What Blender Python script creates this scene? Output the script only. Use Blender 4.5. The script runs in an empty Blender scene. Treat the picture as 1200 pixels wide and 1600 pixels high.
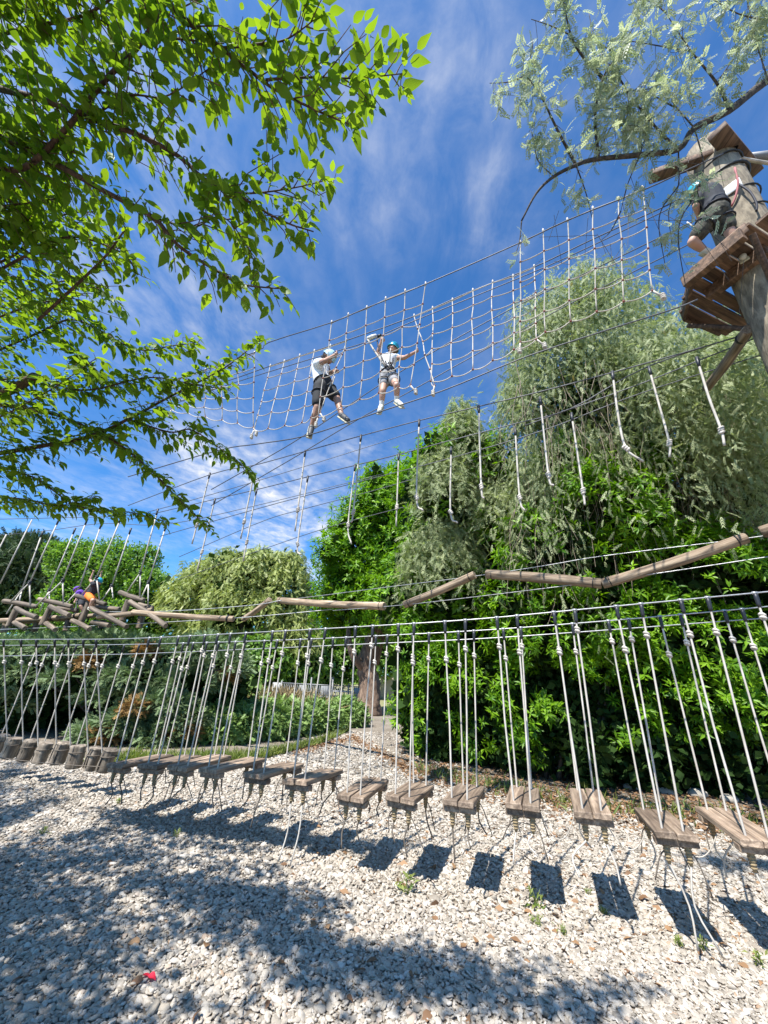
import bpy, bmesh, math, random
import numpy as np
from math import sin, cos, radians, pi
from mathutils import Vector, Matrix

SC = bpy.context.scene
COL = SC.collection
rng = np.random.default_rng(11)
random.seed(5)

# ------------------------------------------------------------------ camera
CAM_H = 1.55
PITCH, ROLL, FPX = radians(23), radians(3), 600.0
_f = np.array([0, cos(PITCH), sin(PITCH)])
_u0 = np.array([0, -sin(PITCH), cos(PITCH)])
_r0 = np.array([1.0, 0, 0])
_r = cos(ROLL) * _r0 + sin(ROLL) * _u0
_u = -sin(ROLL) * _r0 + cos(ROLL) * _u0
CAM = np.array([0, 0, CAM_H])
cd = bpy.data.cameras.new('camera')
cam = bpy.data.objects.new('camera', cd)
COL.objects.link(cam)
cd.sensor_fit = 'HORIZONTAL'
cd.sensor_width = 36
cd.lens = 18
cd.clip_start = 0.05
cd.clip_end = 2000
m = Matrix.Identity(4)
for i in range(3):
    m[i][0], m[i][1], m[i][2], m[i][3] = _r[i], _u[i], -_f[i], CAM[i]
cam.matrix_world = m
SC.camera = cam

# ------------------------------------------------------------------ light
SUN_EL, SUN_AZ = radians(57), radians(37)      # the shadows run towards +X +Y
SC.view_settings.view_transform = 'Standard'
SC.view_settings.look = 'None'
SC.view_settings.gamma = 1
SC.view_settings.use_curve_mapping = False
SC.view_settings.exposure = 0.9
W = bpy.data.worlds.new('World')
SC.world = W
W.use_nodes = True
nt = W.node_tree
nt.nodes.clear()


def nd(t, typ, **kw):
    n = t.nodes.new(typ)
    for k, v in kw.items():
        if k.startswith('i_'):
            n.inputs[k[2:].replace('_', ' ')].default_value = v
        else:
            setattr(n, k, v)
    return n


BANKS = [(640, 60, .32, .55), (600, 260, .26, .5), (760, 330, .2, .5), (250, 430, .34, .7), (20, 60, .5, .7), (420, 790, .26, 1.25), (510, 850, .18, 1.25), (330, 730, .2, 1.1), (560, 740, .2, .7), (150, 800, .3, .4), (480, 600, .3, .25)]


def build_world():
    L = nt.links.new
    out = nd(nt, 'ShaderNodeOutputWorld')
    bg = nd(nt, 'ShaderNodeBackground')
    bg.inputs['Strength'].default_value = 0.075
    sky = nd(nt, 'ShaderNodeTexSky', sky_type='NISHITA')
    sky.sun_disc = False
    sky.sun_elevation = SUN_EL
    sky.sun_rotation = SUN_AZ + pi
    sky.altitude = 300
    sky.air_density = 1.0
    sky.dust_density = 0.6
    sky.ozone_density = 3.5
    tint = nd(nt, 'ShaderNodeMixRGB', blend_type='MULTIPLY')
    tint.inputs[0].default_value = 1
    tint.inputs[2].default_value = (0.54, 1.16, 1.66, 1)
    L(sky.outputs[0], tint.inputs[1])
    tc = nd(nt, 'ShaderNodeTexCoord')
    sep = nd(nt, 'ShaderNodeSeparateXYZ')
    L(tc.outputs['Generated'], sep.inputs[0])
    zz = nd(nt, 'ShaderNodeMath', operation='MAXIMUM')
    zz.inputs[1].default_value = 0.06
    L(sep.outputs[2], zz.inputs[0])
    dx = nd(nt, 'ShaderNodeMath', operation='DIVIDE')
    dy = nd(nt, 'ShaderNodeMath', operation='DIVIDE')
    L(sep.outputs[0], dx.inputs[0]); L(zz.outputs[0], dx.inputs[1])
    L(sep.outputs[1], dy.inputs[0]); L(zz.outputs[0], dy.inputs[1])
    cmb = nd(nt, 'ShaderNodeCombineXYZ')
    L(dx.outputs[0], cmb.inputs[0]); L(dy.outputs[0], cmb.inputs[1])
    # long wisps: stretched noise on the cloud layer
    mp = nd(nt, 'ShaderNodeMapping')
    mp.inputs['Location'].default_value = (0.35, 0.2, 0.0)
    mp.inputs['Rotation'].default_value = (0, 0, radians(-12))
    mp.inputs['Scale'].default_value = (1.9, 1.0, 1)
    L(cmb.outputs[0], mp.inputs[0])
    n1 = nd(nt, 'ShaderNodeTexNoise')
    n1.inputs['Scale'].default_value = 1.5
    n1.inputs['Detail'].default_value = 9
    n1.inputs['Roughness'].default_value = 0.62
    n1.inputs['Distortion'].default_value = 0.55
    L(mp.outputs[0], n1.inputs['Vector'])
    mp2 = nd(nt, 'ShaderNodeMapping')
    mp2.inputs['Location'].default_value = (2.25, 1.6, 0.0)
    mp2.inputs['Scale'].default_value = (0.8, 0.55, 1)
    L(cmb.outputs[0], mp2.inputs[0])
    n2 = nd(nt, 'ShaderNodeTexNoise')
    n2.inputs['Scale'].default_value = 0.9
    n2.inputs['Detail'].default_value = 3
    L(mp2.outputs[0], n2.inputs['Vector'])
    n3 = nd(nt, 'ShaderNodeTexNoise')
    n3.inputs['Scale'].default_value = 11
    n3.inputs['Detail'].default_value = 6
    n3.inputs['Roughness'].default_value = 0.6
    n3.inputs['Distortion'].default_value = 0.4
    mp3 = nd(nt, 'ShaderNodeMapping')
    mp3.inputs['Rotation'].default_value = (0, 0, radians(-12))
    mp3.inputs['Scale'].default_value = (1.25, 0.95, 1)
    L(cmb.outputs[0], mp3.inputs[0])
    L(mp3.outputs[0], n3.inputs['Vector'])
    r1 = nd(nt, 'ShaderNodeMapRange')
    r1.inputs[1].default_value = 0.36; r1.inputs[2].default_value = 0.74
    L(n1.outputs[0], r1.inputs[0])
    r2 = nd(nt, 'ShaderNodeMapRange')
    r2.inputs[1].default_value = 0.36; r2.inputs[2].default_value = 0.62
    L(n2.outputs[0], r2.inputs[0])
    r3 = nd(nt, 'ShaderNodeMapRange')
    r3.inputs[1].default_value = 0.3; r3.inputs[2].default_value = 0.7
    r3.inputs[3].default_value = 0.25; r3.inputs[4].default_value = 1.2
    L(n3.outputs[0], r3.inputs[0])
    # banks of cirrus in known directions of the sky, thin wisps everywhere else
    low = nd(nt, 'ShaderNodeMath', operation='MULTIPLY')
    low.inputs[1].default_value = 0.22
    L(r2.outputs[0], low.inputs[0])
    acc = low.outputs[0]
    for (bx, by, rad, w) in BANKS:
        q = _f + _r * (bx - 600) / FPX - _u * (by - 800) / FPX
        q = q / np.linalg.norm(q)
        ds = nd(nt, 'ShaderNodeVectorMath', operation='DISTANCE')
        ds.inputs[1].default_value = tuple(q)
        L(tc.outputs['Generated'], ds.inputs[0])
        mr = nd(nt, 'ShaderNodeMapRange', interpolation_type='SMOOTHSTEP')
        mr.inputs[1].default_value = rad; mr.inputs[2].default_value = rad * 0.15
        mr.inputs[3].default_value = 0.0; mr.inputs[4].default_value = w
        L(ds.outputs['Value'], mr.inputs[0])
        ad = nd(nt, 'ShaderNodeMath', operation='MAXIMUM')
        L(acc, ad.inputs[0]); L(mr.outputs[0], ad.inputs[1])
        acc = ad.outputs[0]
    m1 = nd(nt, 'ShaderNodeMath', operation='MULTIPLY')
    L(r1.outputs[0], m1.inputs[0]); L(acc, m1.inputs[1])
    m2 = nd(nt, 'ShaderNodeMath', operation='MULTIPLY')
    L(m1.outputs[0], m2.inputs[0]); L(r3.outputs[0], m2.inputs[1])
    m3 = nd(nt, 'ShaderNodeMath', operation='MULTIPLY', use_clamp=True)
    L(m2.outputs[0], m3.inputs[0]); m3.inputs[1].default_value = 1.1
    mix = nd(nt, 'ShaderNodeMixRGB')
    mix.inputs[2].default_value = (7.6, 7.7, 7.9, 1)
    L(m3.outputs[0], mix.inputs[0]); L(tint.outputs[0], mix.inputs[1])
    L(mix.outputs[0], bg.inputs['Color'])
    L(bg.outputs[0], out.inputs[0])


build_world()
sl = bpy.data.lights.new('sun', 'SUN')
sl.energy = 5.0
sl.angle = radians(0.53)
sl.color = (1.0, 0.975, 0.925)
sun = bpy.data.objects.new('sun', sl)
COL.objects.link(sun)
SUN_DIR = np.array([sin(SUN_AZ) * cos(SUN_EL), cos(SUN_AZ) * cos(SUN_EL), -sin(SUN_EL)])
sun.rotation_euler = Vector(SUN_DIR).to_track_quat('-Z', 'Y').to_euler()
sun.location = (-5, -8, 20)


# ------------------------------------------------------------------ reading places off the view
def ray(px, py):
    return _f + _r * (px - 600) / FPX - _u * (py - 800) / FPX


def at_depth(px, py, t):
    return CAM + ray(px, py) * t


def on_plane(px, py, pl, off=0.0):
    n, d = pl
    q = ray(px, py)
    return CAM + q * ((d + off) / (q @ n))


def on_z(px, py, z):
    q = ray(px, py)
    return CAM + q * ((z - CAM_H) / q[2])


def pix(P):
    P = np.asarray(P, float) - CAM
    z = P @ _f
    return 600 + FPX * (P @ _r) / z, 800 - FPX * (P @ _u) / z, z


def plane(deg, d):
    a = radians(deg)
    return (np.array([sin(a), cos(a), 0.0]), d)


def plane_pts(x0, y0, x1, y1):
    n = np.array([y0 - y1, x1 - x0, 0.0])
    n /= np.linalg.norm(n)
    d = n @ np.array([x0, y0, 0.0])
    return (n, d) if d > 0 else (-n, -d)


# ------------------------------------------------------------------ materials
def mat_new(name):
    mt = bpy.data.materials.new(name)
    mt.use_nodes = True
    t = mt.node_tree
    t.nodes.clear()
    o = nd(t, 'ShaderNodeOutputMaterial')
    return mt, t, o


def ramp(t, stops):
    r = nd(t, 'ShaderNodeValToRGB')
    e = r.color_ramp.elements
    while len(e) < len(stops):
        e.new(0.5)
    for k, (p, c) in enumerate(stops):
        e[k].position = p
        e[k].color = (*c, 1)
    return r


def mat_plain(name, c, rough=0.6, metal=0.0, var=0.12, scale=18.0, bump=0.0):
    mt, t, o = mat_new(name)
    L = t.links.new
    b = nd(t, 'ShaderNodeBsdfPrincipled')
    b.inputs['Roughness'].default_value = rough
    b.inputs['Metallic'].default_value = metal
    tc = nd(t, 'ShaderNodeTexCoord')
    n = nd(t, 'ShaderNodeTexNoise')
    n.inputs['Scale'].default_value = scale
    n.inputs['Detail'].default_value = 5
    L(tc.outputs['Object'], n.inputs['Vector'])
    c = np.array(c)
    r = ramp(t, [(0.3, tuple(c * (1 - var))), (0.7, tuple(np.minimum(c * (1 + var), 0.95)))])
    L(n.outputs[0], r.inputs[0]); L(r.outputs[0], b.inputs['Base Color'])
    if bump:
        bp = nd(t, 'ShaderNodeBump')
        bp.inputs['Strength'].default_value = bump
        bp.inputs['Distance'].default_value = 0.01
        L(n.outputs[0], bp.inputs['Height']); L(bp.outputs[0], b.inputs['Normal'])
    L(b.outputs[0], o.inputs[0])
    return mt


def mat_leaf(name, dark, light, trans=0.35, rough=0.45, tcol=None, gloss=0.5, dry=None):
    """leaf colour by a random number kept per leaf; sunlight passes through the blade"""
    mt, t, o = mat_new(name)
    L = t.links.new
    a = nd(t, 'ShaderNodeAttribute', attribute_name='rnd')
    st = [(0.0, dark), (0.9 if dry else 1.0, light)]
    if dry:
        st += [(0.965, light), (0.985, dry)]
    r = ramp(t, st)
    L(a.outputs['Fac'], r.inputs[0])
    b = nd(t, 'ShaderNodeBsdfPrincipled')
    b.inputs['Roughness'].default_value = rough
    b.inputs['Specular IOR Level'].default_value = gloss
    tr = nd(t, 'ShaderNodeBsdfTranslucent')
    mul = nd(t, 'ShaderNodeMixRGB', blend_type='MULTIPLY')
    mul.inputs[0].default_value = 1
    mul.inputs[2].default_value = (*(tcol or (1.9, 2.1, 0.75)), 1)
    L(r.outputs[0], b.inputs['Base Color'])
    L(r.outputs[0], mul.inputs[1]); L(mul.outputs[0], tr.inputs['Color'])
    mx = nd(t, 'ShaderNodeMixShader')
    mx.inputs[0].default_value = trans
    L(b.outputs[0], mx.inputs[1]); L(tr.outputs[0], mx.inputs[2])
    L(mx.outputs[0], o.inputs[0])
    return mt


def mat_wood(name, dark, light, along=2, scale=22.0, bump=0.5, rough=0.75, stretch=0.06):
    mt, t, o = mat_new(name)
    L = t.links.new
    b = nd(t, 'ShaderNodeBsdfPrincipled')
    b.inputs['Roughness'].default_value = rough
    tc = nd(t, 'ShaderNodeTexCoord')
    oi = nd(t, 'ShaderNodeObjectInfo')
    add = nd(t, 'ShaderNodeVectorMath', operation='ADD')
    sc = nd(t, 'ShaderNodeVectorMath', operation='SCALE')
    sc.inputs['Scale'].default_value = 7.0
    cb = nd(t, 'ShaderNodeCombineXYZ')
    for k in range(3):
        L(oi.outputs['Random'], cb.inputs[k])
    L(cb.outputs[0], sc.inputs[0])
    L(tc.outputs['Object'], add.inputs[0]); L(sc.outputs[0], add.inputs[1])
    mp = nd(t, 'ShaderNodeMapping')
    s = [1.0, 1.0, 1.0]
    if along is not None:
        s[along] = stretch
    mp.inputs['Scale'].default_value = s
    L(add.outputs[0], mp.inputs[0])
    n = nd(t, 'ShaderNodeTexNoise')
    n.inputs['Scale'].default_value = scale
    n.inputs['Detail'].default_value = 7
    n.inputs['Roughness'].default_value = 0.65
    n.inputs['Distortion'].default_value = 0.5
    L(mp.outputs[0], n.inputs['Vector'])
    n2 = nd(t, 'ShaderNodeTexNoise')
    n2.inputs['Scale'].default_value = 5
    n2.inputs['Detail'].default_value = 4
    L(add.outputs[0], n2.inputs['Vector'])
    r = ramp(t, [(0.28, tuple(np.array(dark) * 0.55)), (0.44, dark), (0.68, light)])
    L(n.outputs[0], r.inputs[0])
    mx = nd(t, 'ShaderNodeMixRGB', blend_type='MULTIPLY')
    r2 = ramp(t, [(0.3, (0.7, 0.68, 0.66)), (0.7, (1.15, 1.12, 1.08))])
    L(n2.outputs[0], r2.inputs[0])
    mx.inputs[0].default_value = 0.8
    L(r.outputs[0], mx.inputs[1]); L(r2.outputs[0], mx.inputs[2])
    mr = nd(t, 'ShaderNodeMapRange')
    mr.inputs[3].default_value = 0.68; mr.inputs[4].default_value = 1.28
    L(oi.outputs['Random'], mr.inputs[0])
    sc2 = nd(t, 'ShaderNodeVectorMath', operation='SCALE')
    L(mx.outputs[0], sc2.inputs[0]); L(mr.outputs[0], sc2.inputs['Scale'])
    L(sc2.outputs[0], b.inputs['Base Color'])
    bp = nd(t, 'ShaderNodeBump')
    bp.inputs['Strength'].default_value = bump
    bp.inputs['Distance'].default_value = 0.006
    L(n.outputs[0], bp.inputs['Height']); L(bp.outputs[0], b.inputs['Normal'])
    L(b.outputs[0], o.inputs[0])
    return mt


def mat_rope(name, c, stripe=0.35, freq=150.0):
    mt, t, o = mat_new(name)
    L = t.links.new
    b = nd(t, 'ShaderNodeBsdfPrincipled')
    b.inputs['Roughness'].default_value = 0.85
    tc = nd(t, 'ShaderNodeTexCoord')
    w = nd(t, 'ShaderNodeTexWave', wave_type='BANDS', bands_direction='DIAGONAL')
    w.inputs['Scale'].default_value = freq
    w.inputs['Distortion'].default_value = 0.6
    L(tc.outputs['Object'], w.inputs['Vector'])
    n = nd(t, 'ShaderNodeTexNoise')
    n.inputs['Scale'].default_value = 9
    n.inputs['Detail'].default_value = 4
    L(tc.outputs['Object'], n.inputs['Vector'])
    c = np.array(c)
    r = ramp(t, [(0.1, tuple(c * (1 - stripe))), (0.6, tuple(c))])
    L(w.outputs[0], r.inputs[0])
    r2 = ramp(t, [(0.3, (0.72, 0.7, 0.68)), (0.65, (1.05, 1.05, 1.05))])
    L(n.outputs[0], r2.inputs[0])
    mx = nd(t, 'ShaderNodeMixRGB', blend_type='MULTIPLY')
    mx.inputs[0].default_value = 1
    L(r.outputs[0], mx.inputs[1]); L(r2.outputs[0], mx.inputs[2])
    L(mx.outputs[0], b.inputs['Base Color'])
    L(b.outputs[0], o.inputs[0])
    return mt


M = {}
M['rope'] = mat_rope('rope_white', (0.64, 0.585, 0.51), 0.3)
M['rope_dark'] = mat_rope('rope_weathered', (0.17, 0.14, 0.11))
M['binding'] = mat_rope('binding_tan', (0.36, 0.27, 0.15), 0.45, 60)
M['knot_red'] = mat_plain('knot_red_brown', (0.22, 0.07, 0.05), 0.8)
M['sleeve'] = mat_plain('black_sleeve', (0.02, 0.022, 0.028), 0.5)
M['steel'] = mat_plain('steel_cable', (0.42, 0.42, 0.42), 0.42, 0.6, 0.2, 40)
M['steel_dark'] = mat_plain('steel_cable_dark', (0.11, 0.11, 0.12), 0.5, 0.5, 0.2, 40)
M['plank'] = mat_wood('weathered_plank', (0.19, 0.135, 0.095), (0.48, 0.365, 0.265), 1, 30, 0.7)
M['log'] = mat_wood('debarked_log', (0.20, 0.14, 0.09), (0.52, 0.41, 0.29), 2, 26, 0.9, 0.8, 0.05)
M['stump'] = mat_wood('grey_stump', (0.15, 0.12, 0.09), (0.40, 0.34, 0.27), 2, 20, 0.9)
M['old_log'] = mat_wood('grey_old_log', (0.11, 0.085, 0.062), (0.29, 0.23, 0.17), 2, 20, 0.6)
M['deck'] = mat_wood('deck_board', (0.085, 0.05, 0.03), (0.24, 0.145, 0.09), 1, 24, 0.5)
M['pole'] = mat_wood('tower_pole', (0.14, 0.115, 0.08), (0.31, 0.26, 0.185), 2, 16, 0.6, 0.85, 0.3)
M['bark'] = mat_wood('bark_brown', (0.06, 0.045, 0.033), (0.18, 0.14, 0.105), 2, 30, 1.0, 0.9, 0.25)
M['bark_red'] = mat_wood('bark_red_brown', (0.07, 0.038, 0.026), (0.20, 0.12, 0.085), None, 25, 0.6, 0.8)
M['bark_ribbed'] = mat_wood('bark_ribbed', (0.13, 0.085, 0.06), (0.34, 0.24, 0.17), 2, 14, 1.0, 0.9, 0.12)
M['bark_grey'] = mat_wood('bark_grey', (0.05, 0.043, 0.037), (0.17, 0.145, 0.125), None, 28, 0.6, 0.85)
M['twig_pale'] = mat_plain('twig_pale', (0.23, 0.18, 0.13), 0.8)
M['mul'] = mat_leaf('mulberry_leaf', (0.075, 0.15, 0.016), (0.17, 0.27, 0.032), 0.5, 0.5, (1.85, 1.75, 0.45), 0.2)
M['pep'] = mat_leaf('pepper_leaf', (0.165, 0.21, 0.095), (0.45, 0.48, 0.27), 0.36, 0.55, (1.3, 1.45, 0.8), 0.25, (0.33, 0.24, 0.13))
M['pepb'] = mat_leaf('pepper_leaf_pale', (0.2, 0.25, 0.14), (0.52, 0.55, 0.42), 0.42, 0.5, (1.35, 1.4, 0.95), 0.35)  # pepper leaf paled further, white glints put into the colour
M['laurel'] = mat_leaf('laurel_leaf', (0.042, 0.14, 0.006), (0.24, 0.42, 0.018), 0.34, 0.42, (1.5, 1.6, 0.4), 0.3)
M['inner'] = mat_leaf('leaf_painted_shade', (0.014, 0.034, 0.008), (0.036, 0.07, 0.016), 0.12, 0.6, None, 0.1)  # leaf green darkened, crown shade put into the colour
M['broad'] = mat_leaf('broad_leaf', (0.07, 0.16, 0.02), (0.21, 0.34, 0.05), 0.3, 0.5)
M['pine'] = mat_leaf('pine_needle', (0.024, 0.05, 0.018), (0.085, 0.13, 0.042), 0.1, 0.6)
M['weep'] = mat_leaf('weeping_leaf', (0.2, 0.25, 0.06), (0.46, 0.5, 0.16), 0.3, 0.5, (1.3, 1.4, 0.7))
M['juniper'] = mat_leaf('juniper_scale', (0.10, 0.17, 0.08), (0.33, 0.41, 0.2), 0.12, 0.6, (1.2, 1.4, 0.9), 0.3)
M['juniper_dry'] = mat_leaf('juniper_dead_spray', (0.20, 0.11, 0.045), (0.45, 0.29, 0.11), 0.15, 0.7, (1.2, 1.1, 0.8), 0.2)
M['rosemary'] = mat_leaf('shrub_leaf', (0.1, 0.18, 0.04), (0.30, 0.42, 0.12), 0.2, 0.5, (1.3, 1.5, 0.7))
M['grass'] = mat_leaf('grass_blade', (0.09, 0.15, 0.025), (0.28, 0.30, 0.09), 0.3, 0.5)
M['straw'] = mat_leaf('dry_grass', (0.28, 0.21, 0.10), (0.52, 0.42, 0.24), 0.25, 0.7, (1.1, 1.0, 0.8))
M['dryleaf'] = mat_leaf('fallen_leaf', (0.13, 0.065, 0.032), (0.36, 0.21, 0.105), 0.15, 0.7, (1.2, 1.0, 0.7))
M['red'] = mat_leaf('red_petal', (0.55, 0.02, 0.04), (0.7, 0.03, 0.06), 0.2, 0.5, (1.2, 0.8, 0.8))
M['skin'] = mat_plain('skin', (0.50, 0.29, 0.205), 0.55, 0, 0.06)
M['skin_tan'] = mat_plain('skin_tanned', (0.40, 0.215, 0.14), 0.55, 0, 0.06)
M['white_cloth'] = mat_plain('white_cloth', (0.78, 0.78, 0.78), 0.85, 0, 0.05, 9)
M['black_cloth'] = mat_plain('black_cloth', (0.018, 0.018, 0.02), 0.85, 0, 0.25, 20)
M['navy'] = mat_plain('dark_cloth', (0.028, 0.03, 0.038), 0.85, 0, 0.25, 16)
M['camo'] = mat_plain('patterned_cloth', (0.06, 0.055, 0.04), 0.85, 0, 0.7, 30)
M['grey_cloth'] = mat_plain('grey_cloth', (0.30, 0.29, 0.30), 0.85, 0, 0.2, 30)
M['orange'] = mat_plain('orange_cloth', (0.85, 0.20, 0.02), 0.8)
M['purple'] = mat_plain('purple_cloth', (0.10, 0.03, 0.28), 0.8)
M['teal'] = mat_plain('turquoise_helmet', (0.03, 0.36, 0.48), 0.3, 0, 0.05)
M['pale_helmet'] = mat_plain('pale_blue_helmet', (0.45, 0.68, 0.80), 0.3, 0, 0.05)
M['hair'] = mat_plain('dark_hair', (0.03, 0.02, 0.013), 0.6)
M['shoe_pale'] = mat_plain('pale_shoe', (0.62, 0.60, 0.52), 0.7, 0, 0.1)
M['shoe_dark'] = mat_plain('dark_shoe', (0.06, 0.06, 0.06), 0.6)
M['sole'] = mat_plain('shoe_sole', (0.50, 0.46, 0.33), 0.8)
M['strap'] = mat_plain('harness_strap', (0.02, 0.02, 0.03), 0.7)
M['strap_red'] = mat_plain('red_strap', (0.40, 0.12, 0.12), 0.7)
M['white_paint'] = mat_plain('white_paint', (0.78, 0.78, 0.76), 0.5, 0, 0.05)
M['fence'] = mat_plain('grey_fence_paint', (0.20, 0.20, 0.205), 0.5, 0.3, 0.1)
M['cream'] = mat_plain('cream_plaster', (0.62, 0.56, 0.45), 0.9, 0, 0.1, 3)
M['pale_wall'] = mat_plain('pale_wall', (0.48, 0.47, 0.45), 0.9, 0, 0.15, 6)
M['stone'] = mat_plain('stone', (0.42, 0.38, 0.32), 0.9, 0, 0.3, 8, 0.6)
M['white_plastic'] = mat_plain('white_plastic', (0.33, 0.33, 0.33), 0.4, 0, 0.05)
M['dark_metal'] = mat_plain('dark_band', (0.03, 0.03, 0.03), 0.45, 0.4)


# ------------------------------------------------------------------ meshes from arrays
def join(parts):
    """[(V, F, rnd)] with triangles -> one"""
    V, F, R, o = [], [], [], 0
    for p in parts:
        v, f = p[0], p[1]
        V.append(v); F.append(f + o)
        R.append(p[2] if len(p) > 2 and p[2] is not None else np.zeros(len(v)))
        o += len(v)
    return np.concatenate(V), np.concatenate(F), np.concatenate(R)


def mesh_from(name, V, F, rnd=None, smooth=True, mat=None):
    V = np.asarray(V, np.float32); F = np.asarray(F, np.int32)
    k = F.shape[1]
    me = bpy.data.meshes.new(name)
    me.vertices.add(len(V)); me.vertices.foreach_set('co', V.ravel())
    me.loops.add(F.size); me.loops.foreach_set('vertex_index', F.ravel())
    me.polygons.add(len(F))
    me.polygons.foreach_set('loop_start', np.arange(0, F.size, k, dtype=np.int32))
    me.polygons.foreach_set('use_smooth', np.full(len(F), smooth))
    if rnd is not None:
        at = me.attributes.new('rnd', 'FLOAT', 'POINT')
        at.data.foreach_set('value', np.asarray(rnd, np.float32))
    me.update(calc_edges=True)
    if mat:
        me.materials.append(mat)
    return me


ROOTLOC = {}


def thing(name, label, cat, loc, group=None):
    o = bpy.data.objects.new(name, None)
    o.empty_display_size = 0.1
    COL.objects.link(o)
    o.location = tuple(float(c) for c in loc)
    o['label'] = label
    o['category'] = cat
    if group:
        o['group'] = group
    ROOTLOC[o] = np.array(loc, float)
    return o


def part(name, VF, mat, parent=None, label=None, kind=None, smooth=True):
    """mesh given in world coordinates, stored relative to its thing"""
    if isinstance(VF, bpy.types.Mesh):
        me = VF
    else:
        V, F = VF[0], VF[1]
        rnd = VF[2] if len(VF) > 2 else None
        if parent is not None:
            V = V - ROOTLOC[parent]
        me = mesh_from(name, V, F, rnd, smooth, mat)
    o = bpy.data.objects.new(name, me)
    COL.objects.link(o)
    if parent is not None:
        o.parent = parent
        ROOTLOC[o] = ROOTLOC[parent]
    if label:
        o['label'] = label
    if kind:
        o['kind'] = kind
    return o


def solo(name, VF, mat, label, cat, group=None, smooth=True):
    V = VF[0]
    c = np.array([V[:, 0].mean(), V[:, 1].mean(), V[:, 2].min()])
    me = mesh_from(name, V - c, VF[1], VF[2] if len(VF) > 2 else None, smooth, mat)
    o = bpy.data.objects.new(name, me)
    COL.objects.link(o)
    o.location = tuple(float(x) for x in c)
    o['label'] = label
    o['category'] = cat
    if group:
        o['group'] = group
    ROOTLOC[o] = c
    return o


def structure(name, VF, mat, smooth=False):
    o = bpy.data.objects.new(name, mesh_from(name, VF[0], VF[1], None, smooth, mat))
    COL.objects.link(o)
    o['kind'] = 'structure'
    return o


def unit(v):
    v = np.asarray(v, float)
    return v / (np.linalg.norm(v, axis=-1, keepdims=True) + 1e-12)


def quads2tris(F):
    F = np.asarray(F)
    return np.concatenate([F[:, [0, 1, 2]], F[:, [0, 2, 3]]])


def tube(P, r, k=6, caps=True):
    P = np.asarray(P, float)
    n = len(P)
    r = np.broadcast_to(np.asarray(r, float), (n,))
    T = np.gradient(P, axis=0) if n > 2 else np.repeat((P[1] - P[0])[None], n, 0)
    T = unit(T)
    ref = np.array([0, 0, 1.0]) if abs(T[0][2]) < 0.9 else np.array([1.0, 0, 0])
    A = np.empty_like(P); B = np.empty_like(P)
    a = unit(np.cross(T[0], ref))
    for i in range(n):
        a = unit(a - T[i] * (a @ T[i]))
        A[i] = a
        B[i] = np.cross(T[i], a)
    an = np.arange(k) * 2 * pi / k
    V = P[:, None] + r[:, None, None] * (np.cos(an)[None, :, None] * A[:, None] + np.sin(an)[None, :, None] * B[:, None])
    V = V.reshape(-1, 3)
    i, j = np.meshgrid(np.arange(n - 1), np.arange(k), indexing='ij')
    q = np.stack([i * k + j, i * k + (j + 1) % k, (i + 1) * k + (j + 1) % k, (i + 1) * k + j], -1).reshape(-1, 4)
    F = [quads2tris(q)]
    if caps:
        V = np.concatenate([V, P[:1], P[-1:]])
        j = np.arange(k)
        F.append(np.stack([np.full(k, n * k), (j + 1) % k, j], -1))
        F.append(np.stack([np.full(k, n * k + 1), (n - 1) * k + j, (n - 1) * k + (j + 1) % k], -1))
    return V, np.concatenate(F), np.full(len(V), 0.5)


def smooth_path(P, n=24):
    """Catmull-Rom through the points"""
    P = np.asarray(P, float)
    if len(P) < 3:
        s = np.linspace(0, 1, max(n, 2))[:, None]
        return P[0] * (1 - s) + P[-1] * s
    Q = np.concatenate([[2 * P[0] - P[1]], P, [2 * P[-1] - P[-2]]])
    seg = len(P) - 1
    out = []
    per = max(2, n // seg)
    for i in range(seg):
        p0, p1, p2, p3 = Q[i:i + 4]
        for s in np.linspace(0, 1, per, endpoint=False):
            out.append(0.5 * (2 * p1 + (p2 - p0) * s + (2 * p0 - 5 * p1 + 4 * p2 - p3) * s ** 2 + (3 * p1 - p0 - 3 * p2 + p3) * s ** 3))
    out.append(P[-1])
    return np.array(out)


def sag_path(a, b, sag, n=16):
    s = np.linspace(0, 1, n)[:, None]
    P = a * (1 - s) + b * s
    P[:, 2] -= sag * 4 * (s * (1 - s))[:, 0]
    return P


def box(c, ex, ey, ez, hx, hy, hz, bev=0.0):
    """box with half sizes along three axes, edges bevelled"""
    ex, ey, ez = unit(ex), unit(ey), unit(ez)
    if bev <= 0:
        s = np.array([[x, y, z] for z in (-1, 1) for y in (-1, 1) for x in (-1, 1)], float)
        V = c + s[:, :1] * hx * ex + s[:, 1:2] * hy * ey + s[:, 2:] * hz * ez
        F = np.array([[0, 2, 3, 1], [4, 5, 7, 6], [0, 1, 5, 4], [2, 6, 7, 3], [0, 4, 6, 2], [1, 3, 7, 5]])
        return V, quads2tris(F), np.full(8, .5)
    bm = bmesh.new()
    bmesh.ops.create_cube(bm, size=2)
    for v in bm.verts:
        v.co = Vector((v.co.x * hx, v.co.y * hy, v.co.z * hz))
    bmesh.ops.bevel(bm, geom=bm.edges[:], offset=bev, segments=1, affect='EDGES')
    bmesh.ops.triangulate(bm, faces=bm.faces[:])
    V = np.array([v.co[:] for v in bm.verts])
    F = np.array([[v.index for v in f.verts] for f in bm.faces])
    bm.free()
    V = c + V[:, :1] * ex + V[:, 1:2] * ey + V[:, 2:] * ez
    return V, F, np.full(len(V), .5)


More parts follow.
